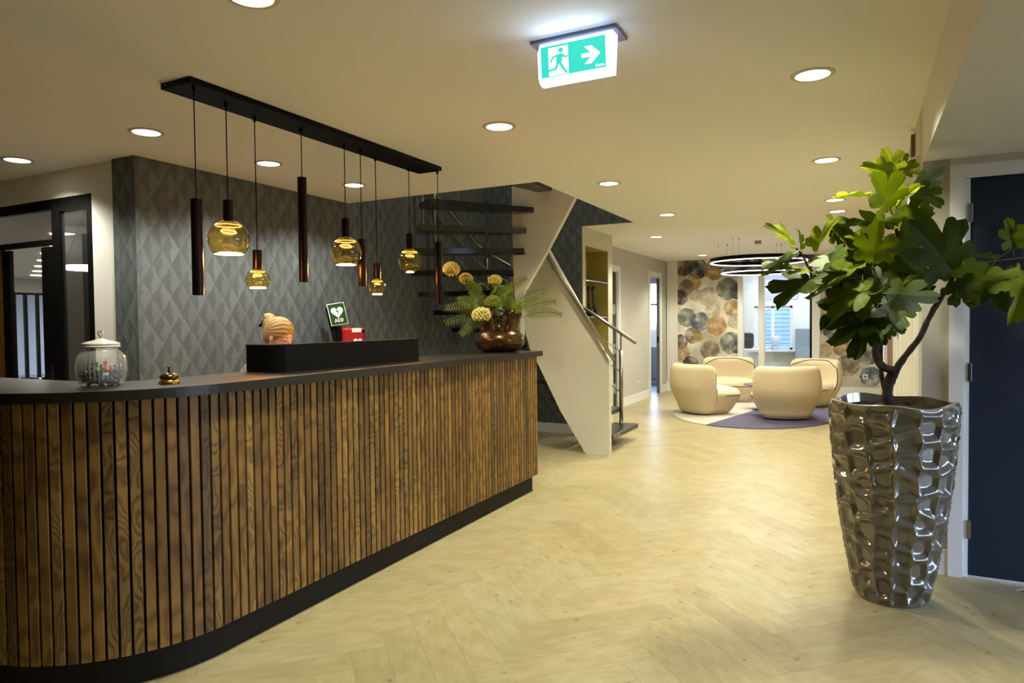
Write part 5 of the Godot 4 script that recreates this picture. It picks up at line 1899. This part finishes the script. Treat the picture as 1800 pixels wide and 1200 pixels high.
# ---------------------------------------------------------------- display niche
func build_niche_things() -> void:
	for y in [1.46, 1.92]:
		var s := thing("glass_shelf", ("lower" if y < 1.5 else "upper") + " glass shelf in the cream wall niche", "shelf", Vector3(-3.21, y, -8.455))
		part(s, "shelf_board", bx(Vector3(-0.149, -0.005, -0.424), Vector3(0.14, 0.005, 0.424), 0.001), M.glass_green)
		part(s, "front_edge", bx(Vector3(0.14, -0.006, -0.424), Vector3(0.146, 0.006, 0.424), 0.001), M.chrome)
	var dark := mat(Color(0.12, 0.07, 0.06), 0.4)
	var st := begin(true)
	add_tube(st, [Vector3(0, 0.0, 0), Vector3(0, 0.03, 0), Vector3(0, 0.04, 0)], [0.05, 0.05, 0.012], 14)
	add_tube(st, [Vector3(0, 0.04, 0), Vector3(0, 0.16, 0.01), Vector3(0, 0.26, 0.0), Vector3(0, 0.34, -0.01), Vector3(0, 0.37, 0)], [0.016, 0.035, 0.05, 0.045, 0.02], 12)
	add_tube(st, [Vector3(0, 0.33, 0.04), Vector3(0, 0.22, 0.07), Vector3(0, 0.12, 0.05)], [0.014, 0.016, 0.008], 8)
	single("statuette", done(st), dark, "tall dark bronze statuette on the upper glass shelf", "statuette", Vector3(-3.20, 1.926, -8.20))
	for i in 2:
		var a := thing("trophy", ["dark trophy with a straight column on the lower glass shelf", "dark trophy with a forked top on the lower glass shelf"][i], "trophy", Vector3(-3.16, 1.466, -8.42 - i * 0.17))
		part(a, "base", bx(Vector3(-0.045, 0, -0.045), Vector3(0.045, 0.10, 0.045), 0.003), M.black)
		part(a, "column", tube([Vector3(0, 0.10, 0), Vector3(0, 0.36, 0.01 * i)], [0.016, 0.012], 10), dark)
		part(a, "crown", ball(0.03, 12, 7, Vector3(1, 0.8, 1)), dark, Vector3(0, 0.38, 0))
		part(a, "arm", tube([Vector3(0, 0.16, 0.02), Vector3(0, 0.30, 0.035), Vector3(0, 0.37, 0.05 + 0.03 * i)], [0.010, 0.010, 0.014], 8), dark)
	single("glass_award", bx(Vector3(-0.01, 0, -0.04), Vector3(0.01, 0.26, 0.04), 0.004), mat(Color(0.62, 0.64, 0.52), 0.15), "small pale glass award plate beside the dark trophies", "award", Vector3(-3.20, 1.466, -8.17))

# ---------------------------------------------------------------- receptionist
func build_person() -> void:
	var oc := thing("office_chair", "black office chair behind the reception desk", "chair", Vector3(-3.64, 0, -3.47), PI / 2)
	part(oc, "seat", nets(func(p): return rounded_box(p, Vector3(0, 0.50, 0.05), Vector3(0.24, 0.04, 0.24), 0.035), Vector3(-0.3, 0.40, -0.25), Vector3(0.3, 0.60, 0.35), 0.025), M.black_matt)
	part(oc, "backrest", nets(func(p): return rounded_box(Vector3(p.x, p.y, p.z - 0.35 * p.x * p.x), Vector3(0, 0.80, -0.24), Vector3(0.25, 0.24, 0.04), 0.035), Vector3(-0.32, 0.52, -0.36), Vector3(0.32, 1.09, -0.1), 0.025), M.black_matt)
	part(oc, "back_bar", tube([Vector3(0, 0.47, 0.0), Vector3(0, 0.50, -0.26), Vector3(0, 0.75, -0.285)], 0.022, 8), M.black)
	part(oc, "column", tube([Vector3(0, 0.08, 0.05), Vector3(0, 0.46, 0.05)], 0.03, 12), M.steel)
	for i in 5:
		var a := TAU * i / 5
		part(oc, "foot", tube([Vector3(0, 0.10, 0.05), Vector3(cos(a) * 0.28, 0.065, 0.05 + sin(a) * 0.28)], [0.025, 0.016], 8), M.black)
		part(oc, "castor", ball(0.032, 12, 7), M.black, Vector3(cos(a) * 0.28, 0.034, 0.05 + sin(a) * 0.28))
	var p := thing("person", "seated person with pinned-up blonde hair and a speckled top, looking down", "person", Vector3(-3.64, 0, -3.47), PI / 2)
	var nk := Vector3(0, 1.14, 0.02)
	var hd := Vector3(0, 1.315, 0.075)
	var tilt := Basis(Vector3.RIGHT, deg_to_rad(22.0))
	var body := func(q: Vector3) -> float:
		var d := capsule(q, Vector3(0, 0.66, 0.0), Vector3(0, 0.98, 0.0), 0.135, 0.145)
		d = smin(d, capsule(q, Vector3(-0.11, 1.03, 0), Vector3(0.11, 1.03, 0), 0.085, 0.085), 0.08)
		d = smin(d, capsule(q, Vector3(0, 1.05, 0.0), nk + Vector3(0, 0.08, 0.03), 0.062, 0.052), 0.04)
		for s in [-1.0, 1.0]:
			d = smin(d, capsule(q, Vector3(0.165 * s, 1.03, 0), Vector3(0.22 * s, 0.80, 0.08), 0.055, 0.042), 0.03)
			d = smin(d, capsule(q, Vector3(0.22 * s, 0.80, 0.08), Vector3(0.14 * s, 0.785, 0.33), 0.042, 0.028), 0.02)
			d = smin(d, capsule(q, Vector3(0.08 * s, 0.62, 0.0), Vector3(0.10 * s, 0.60, 0.40), 0.095, 0.065), 0.06)
			d = smin(d, capsule(q, Vector3(0.10 * s, 0.60, 0.40), Vector3(0.10 * s, 0.13, 0.36), 0.062, 0.04), 0.03)
			d = smin(d, capsule(q, Vector3(0.10 * s, 0.07, 0.34), Vector3(0.10 * s, 0.05, 0.50), 0.045, 0.035), 0.03)
			# hand with five fingers
			if absf(q.x - 0.13 * s) < 0.10 and q.z > 0.28:
				d = smin(d, capsule(q, Vector3(0.14 * s, 0.782, 0.34), Vector3(0.125 * s, 0.775, 0.41), 0.026, 0.030), 0.02)
				for k in 4:
					var fx: float = (0.125 + (k - 1.5) * 0.019) * s
					var l: float = [0.075, 0.085, 0.08, 0.06][k]
					d = smin(d, capsule(q, Vector3(fx, 0.780, 0.425), Vector3(fx, 0.772, 0.425 + l * 0.55), 0.0095, 0.009), 0.006)
					d = smin(d, capsule(q, Vector3(fx, 0.772, 0.425 + l * 0.55), Vector3(fx, 0.755, 0.425 + l), 0.009, 0.008), 0.006)
				d = smin(d, capsule(q, Vector3(0.105 * s, 0.778, 0.36), Vector3(0.075 * s, 0.765, 0.415), 0.012, 0.009), 0.01)
		return d
	var head := func(q: Vector3) -> float:
		var l := tilt.inverse() * (q - hd)
		var d := ellipsoid(l, Vector3(0, 0.03, -0.015), Vector3(0.076, 0.088, 0.094))
		d = smin(d, ellipsoid(l, Vector3(0, -0.035, 0.025), Vector3(0.058, 0.075, 0.062)), 0.03)
		d = smin(d, capsule(l, Vector3(0, 0.008, 0.083), Vector3(0, -0.026, 0.103), 0.008, 0.012), 0.012)
		d = smin(d, ellipsoid(l, Vector3(0, -0.062, 0.078), Vector3(0.024, 0.010, 0.012)), 0.010)
		d = smin(d, ellipsoid(l, Vector3(0, -0.092, 0.066), Vector3(0.022, 0.018, 0.018)), 0.02)
		for s in [-1.0, 1.0]:
			d = maxf(d, -(l.distance_to(Vector3(0.031 * s, 0.012, 0.098)) - 0.019))
			d = smin(d, ellipsoid(l, Vector3(0.031 * s, 0.010, 0.072), Vector3(0.014, 0.011, 0.011)), 0.004)
			d = smin(d, ellipsoid(l, Vector3(0.077 * s, -0.005, -0.005), Vector3(0.009, 0.030, 0.018)), 0.006)
		d = smin(d, capsule(q, nk + Vector3(0, 0.02, 0.015), hd + tilt * Vector3(0, -0.05, -0.02), 0.052, 0.050), 0.03)
		return d
	var b1: ArrayMesh = nets(body, Vector3(-0.34, 0.0, -0.20), Vector3(0.34, 1.20, 0.56), 0.017)
	var b2: ArrayMesh = nets(head, Vector3(-0.12, 1.13, -0.10), Vector3(0.12, 1.46, 0.24), 0.0065)
	var join := ArrayMesh.new()
	var js := begin(true)
	js.append_from(b1, 0, Transform3D.IDENTITY)
	js.append_from(b2, 0, Transform3D.IDENTITY)
	js.commit(join)
	part(p, "body", join, M.skin)
	for s in [-1.0, 1.0]:
		part(p, "eye", ball(0.006, 10, 6, Vector3(1.3, 0.7, 1.0)), M.eye, hd + tilt * Vector3(0.031 * s, 0.008, 0.0785))
	for s in [-1.0, 1.0]:
		part(p, "eyebrow", tube([hd + tilt * Vector3(0.018 * s, 0.030, 0.087), hd + tilt * Vector3(0.033 * s, 0.036, 0.083), hd + tilt * Vector3(0.048 * s, 0.031, 0.070)], 0.0028, 6), M.hair)
	part(p, "lips", ball(0.012, 12, 6, Vector3(1.6, 0.5, 0.6)), M.lip, hd + tilt * Vector3(0, -0.062, 0.086), tilt)
	# hair drawn back into a twist
	var hair := func(q: Vector3) -> float:
		var l := tilt.inverse() * (q - hd)
		var d := ellipsoid(l, Vector3(0, 0.038, -0.025), Vector3(0.089, 0.098, 0.104))
		d = maxf(d, l.z * 0.95 + l.y * -0.75 - 0.036)
		d = smin(d, ellipsoid(l, Vector3(0, -0.01, -0.075), Vector3(0.070, 0.075, 0.050)), 0.03)
		d = smin(d, ellipsoid(l, Vector3(0.0, 0.040, -0.128), Vector3(0.050, 0.066, 0.044)), 0.012)
		d = smin(d, ellipsoid(l, Vector3(0.01, 0.088, -0.158), Vector3(0.042, 0.026, 0.040)), 0.012)
		d += 0.0012 * sin(atan2(l.y, l.z + 0.1) * 30.0 + l.x * 70.0 + 3.0 * sin(l.x * 40.0)) + 0.0012 * sin(atan2(l.y + 0.02, l.z + 0.14) * 47.0 + l.x * 25.0)
		return d
	part(p, "hair", nets(hair, Vector3(-0.12, 1.17, -0.20), Vector3(0.12, 1.50, 0.20), 0.007), M.hair)
	var clip := part(p, "hair_clip", tube([hd + tilt * Vector3(-0.045, 0.02, -0.168), hd + tilt * Vector3(0, 0.03, -0.178), hd + tilt * Vector3(0.045, 0.02, -0.168)], 0.011, 8), M.black)
	for k in 5:
		part(clip, "tooth", tube([hd + tilt * Vector3(-0.04 + 0.02 * k, 0.02, -0.168), hd + tilt * Vector3(-0.04 + 0.02 * k, 0.065, -0.160)], 0.004, 6), M.black)
	var top := func(q: Vector3) -> float:
		var d := capsule(q, Vector3(0, 0.64, 0.0), Vector3(0, 0.98, 0.0), 0.152, 0.162)
		d = smin(d, capsule(q, Vector3(-0.12, 1.05, -0.04), Vector3(0.12, 1.05, -0.04), 0.108, 0.108), 0.08)
		for s in [-1.0, 1.0]:
			d = smin(d, capsule(q, Vector3(0.165 * s, 1.03, 0), Vector3(0.22 * s, 0.80, 0.08), 0.070, 0.058), 0.03)
			d = smin(d, capsule(q, Vector3(0.22 * s, 0.80, 0.08), Vector3(0.15 * s, 0.787, 0.30), 0.056, 0.042), 0.02)
		d = maxf(d, 0.58 - q.y)
		return d
	part(p, "speckled_top", nets(top, Vector3(-0.34, 0.54, -0.22), Vector3(0.34, 1.20, 0.40), 0.018), M.tweed)
	var tro := func(q: Vector3) -> float:
		var d := capsule(q, Vector3(-0.06, 0.64, 0.0), Vector3(0.06, 0.64, 0.0), 0.145, 0.145)
		for s in [-1.0, 1.0]:
			d = smin(d, capsule(q, Vector3(0.08 * s, 0.62, 0.0), Vector3(0.10 * s, 0.60, 0.40), 0.108, 0.078), 0.05)
			d = smin(d, capsule(q, Vector3(0.10 * s, 0.60, 0.40), Vector3(0.10 * s, 0.12, 0.36), 0.075, 0.058), 0.03)
		d = maxf(d, 0.10 - q.y)
		return d
	part(p, "trousers", nets(tro, Vector3(-0.30, 0.06, -0.22), Vector3(0.30, 0.84, 0.54), 0.022), M.trousers)

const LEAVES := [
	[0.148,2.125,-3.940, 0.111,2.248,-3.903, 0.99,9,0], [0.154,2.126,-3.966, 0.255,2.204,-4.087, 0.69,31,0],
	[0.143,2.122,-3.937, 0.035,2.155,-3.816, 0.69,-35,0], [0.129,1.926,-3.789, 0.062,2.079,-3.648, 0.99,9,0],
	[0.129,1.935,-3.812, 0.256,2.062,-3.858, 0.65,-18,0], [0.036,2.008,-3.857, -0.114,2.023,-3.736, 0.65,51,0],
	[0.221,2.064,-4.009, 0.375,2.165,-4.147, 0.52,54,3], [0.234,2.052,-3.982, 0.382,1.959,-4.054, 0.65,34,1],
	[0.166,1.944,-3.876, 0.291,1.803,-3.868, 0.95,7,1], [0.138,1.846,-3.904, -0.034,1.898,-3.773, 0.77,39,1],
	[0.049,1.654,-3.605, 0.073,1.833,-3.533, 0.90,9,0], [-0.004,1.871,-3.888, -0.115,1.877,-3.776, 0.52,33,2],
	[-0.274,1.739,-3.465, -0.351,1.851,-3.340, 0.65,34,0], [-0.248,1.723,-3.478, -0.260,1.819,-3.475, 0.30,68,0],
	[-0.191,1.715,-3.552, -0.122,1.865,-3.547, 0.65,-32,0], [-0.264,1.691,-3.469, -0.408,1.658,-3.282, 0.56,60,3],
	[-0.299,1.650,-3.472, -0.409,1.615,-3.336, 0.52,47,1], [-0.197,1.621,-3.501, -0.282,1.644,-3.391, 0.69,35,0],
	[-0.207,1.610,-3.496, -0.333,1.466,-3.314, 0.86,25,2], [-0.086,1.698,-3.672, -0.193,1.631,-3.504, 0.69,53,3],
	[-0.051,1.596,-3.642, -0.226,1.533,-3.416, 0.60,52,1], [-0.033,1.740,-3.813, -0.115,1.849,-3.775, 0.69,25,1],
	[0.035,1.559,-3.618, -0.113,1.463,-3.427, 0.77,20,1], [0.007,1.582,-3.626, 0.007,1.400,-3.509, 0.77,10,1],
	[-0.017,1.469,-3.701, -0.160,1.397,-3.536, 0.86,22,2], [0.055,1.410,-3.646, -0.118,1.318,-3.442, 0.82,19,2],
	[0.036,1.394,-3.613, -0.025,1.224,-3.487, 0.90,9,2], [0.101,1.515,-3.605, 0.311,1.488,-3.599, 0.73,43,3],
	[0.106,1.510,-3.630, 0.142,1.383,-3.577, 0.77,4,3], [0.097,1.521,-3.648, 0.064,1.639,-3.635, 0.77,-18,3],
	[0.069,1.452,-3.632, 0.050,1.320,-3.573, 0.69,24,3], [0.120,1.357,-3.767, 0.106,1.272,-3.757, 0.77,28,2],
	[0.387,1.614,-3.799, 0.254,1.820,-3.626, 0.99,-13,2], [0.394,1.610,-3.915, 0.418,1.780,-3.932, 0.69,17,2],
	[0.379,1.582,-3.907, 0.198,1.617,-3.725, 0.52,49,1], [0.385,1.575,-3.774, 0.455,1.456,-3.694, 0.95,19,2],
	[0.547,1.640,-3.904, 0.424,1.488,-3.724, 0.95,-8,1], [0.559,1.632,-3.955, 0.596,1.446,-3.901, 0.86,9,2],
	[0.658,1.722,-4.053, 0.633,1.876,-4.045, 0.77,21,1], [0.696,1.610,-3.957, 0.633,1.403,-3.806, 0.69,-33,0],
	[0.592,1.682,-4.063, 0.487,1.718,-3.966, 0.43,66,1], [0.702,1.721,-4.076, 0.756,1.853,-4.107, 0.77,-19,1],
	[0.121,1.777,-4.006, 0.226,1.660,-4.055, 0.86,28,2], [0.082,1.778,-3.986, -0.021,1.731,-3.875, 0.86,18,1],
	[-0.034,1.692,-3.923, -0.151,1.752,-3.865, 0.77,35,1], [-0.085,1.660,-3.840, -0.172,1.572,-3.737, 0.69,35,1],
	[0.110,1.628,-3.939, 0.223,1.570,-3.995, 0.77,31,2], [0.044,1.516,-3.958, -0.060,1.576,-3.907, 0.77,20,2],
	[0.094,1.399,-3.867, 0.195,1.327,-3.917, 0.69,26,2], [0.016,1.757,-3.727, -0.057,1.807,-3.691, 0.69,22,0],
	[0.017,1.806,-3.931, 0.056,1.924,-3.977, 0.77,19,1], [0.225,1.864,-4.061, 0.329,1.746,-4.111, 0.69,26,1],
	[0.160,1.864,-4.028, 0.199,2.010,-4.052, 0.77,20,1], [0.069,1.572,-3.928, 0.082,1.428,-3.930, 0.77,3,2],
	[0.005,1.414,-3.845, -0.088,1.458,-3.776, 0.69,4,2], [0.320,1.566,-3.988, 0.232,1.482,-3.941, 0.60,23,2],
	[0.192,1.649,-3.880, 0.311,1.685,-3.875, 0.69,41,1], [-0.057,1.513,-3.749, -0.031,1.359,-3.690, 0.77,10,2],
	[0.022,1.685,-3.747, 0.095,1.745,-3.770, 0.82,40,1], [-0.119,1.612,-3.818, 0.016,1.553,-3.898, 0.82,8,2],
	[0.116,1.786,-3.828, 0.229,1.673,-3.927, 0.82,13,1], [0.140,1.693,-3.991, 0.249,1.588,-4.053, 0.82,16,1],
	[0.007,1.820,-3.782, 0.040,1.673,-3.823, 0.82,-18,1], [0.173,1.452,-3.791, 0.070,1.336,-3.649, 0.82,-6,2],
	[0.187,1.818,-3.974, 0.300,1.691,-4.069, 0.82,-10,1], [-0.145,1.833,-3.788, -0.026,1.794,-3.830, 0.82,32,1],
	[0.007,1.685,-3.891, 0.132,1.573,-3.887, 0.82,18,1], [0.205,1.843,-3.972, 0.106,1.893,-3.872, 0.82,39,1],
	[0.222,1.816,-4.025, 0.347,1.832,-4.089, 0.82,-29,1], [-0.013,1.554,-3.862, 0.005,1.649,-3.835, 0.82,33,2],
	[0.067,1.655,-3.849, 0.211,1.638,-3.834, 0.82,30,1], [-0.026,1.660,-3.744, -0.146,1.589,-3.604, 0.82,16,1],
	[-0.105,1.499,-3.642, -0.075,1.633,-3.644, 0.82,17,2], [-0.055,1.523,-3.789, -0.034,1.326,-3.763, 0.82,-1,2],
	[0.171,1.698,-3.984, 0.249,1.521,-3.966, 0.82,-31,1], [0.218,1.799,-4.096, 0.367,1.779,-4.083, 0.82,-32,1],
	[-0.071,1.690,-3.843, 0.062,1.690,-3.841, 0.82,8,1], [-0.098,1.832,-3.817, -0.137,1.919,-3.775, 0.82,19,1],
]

const BRANCHES := [
	[[0.127,0.963,-3.915,0.0270], [0.121,1.038,-3.904,0.0260], [0.136,1.102,-3.902,0.0270], [0.153,1.143,-3.889,0.0240]],
	[[0.153,1.138,-3.889,0.0220], [0.100,1.159,-3.886,0.0200], [0.072,1.204,-3.895,0.0190], [0.067,1.267,-3.895,0.0170]],
	[[0.111,1.026,-3.910,0.0130], [0.097,1.109,-3.950,0.0110], [0.092,1.253,-3.974,0.0100], [0.101,1.399,-3.938,0.0100], [0.119,1.569,-3.908,0.0090], [0.159,1.740,-3.934,0.0090], [0.155,1.936,-3.915,0.0070], [0.148,2.139,-3.941,0.0040]],
	[[0.072,1.250,-3.897,0.0120], [0.089,1.371,-3.864,0.0110], [0.057,1.511,-3.785,0.0100], [-0.020,1.608,-3.681,0.0090], [-0.104,1.622,-3.594,0.0070], [-0.197,1.621,-3.501,0.0060], [-0.240,1.691,-3.481,0.0050], [-0.269,1.734,-3.468,0.0040]],
	[[0.153,1.138,-3.889,0.0190], [0.198,1.213,-3.870,0.0150], [0.245,1.286,-3.851,0.0140], [0.290,1.391,-3.833,0.0130], [0.334,1.488,-3.813,0.0120], [0.375,1.562,-3.814,0.0100], [0.382,1.614,-3.797,0.0070]],
	[[0.375,1.567,-3.814,0.0070], [0.423,1.625,-3.840,0.0060], [0.545,1.663,-3.927,0.0050], [0.674,1.681,-4.038,0.0040], [0.727,1.688,-4.087,0.0030]],
	[[0.545,1.658,-3.926,0.0040], [0.625,1.709,-4.014,0.0030], [0.663,1.733,-4.056,0.0030]],
	[[0.087,1.511,-3.823,0.0070], [0.052,1.639,-3.629,0.0050]],
	[[0.090,1.284,-3.918,0.0070], [0.041,1.394,-3.672,0.0050]],
	[[0.099,1.441,-3.894,0.0060], [0.101,1.515,-3.616,0.0040]],
]
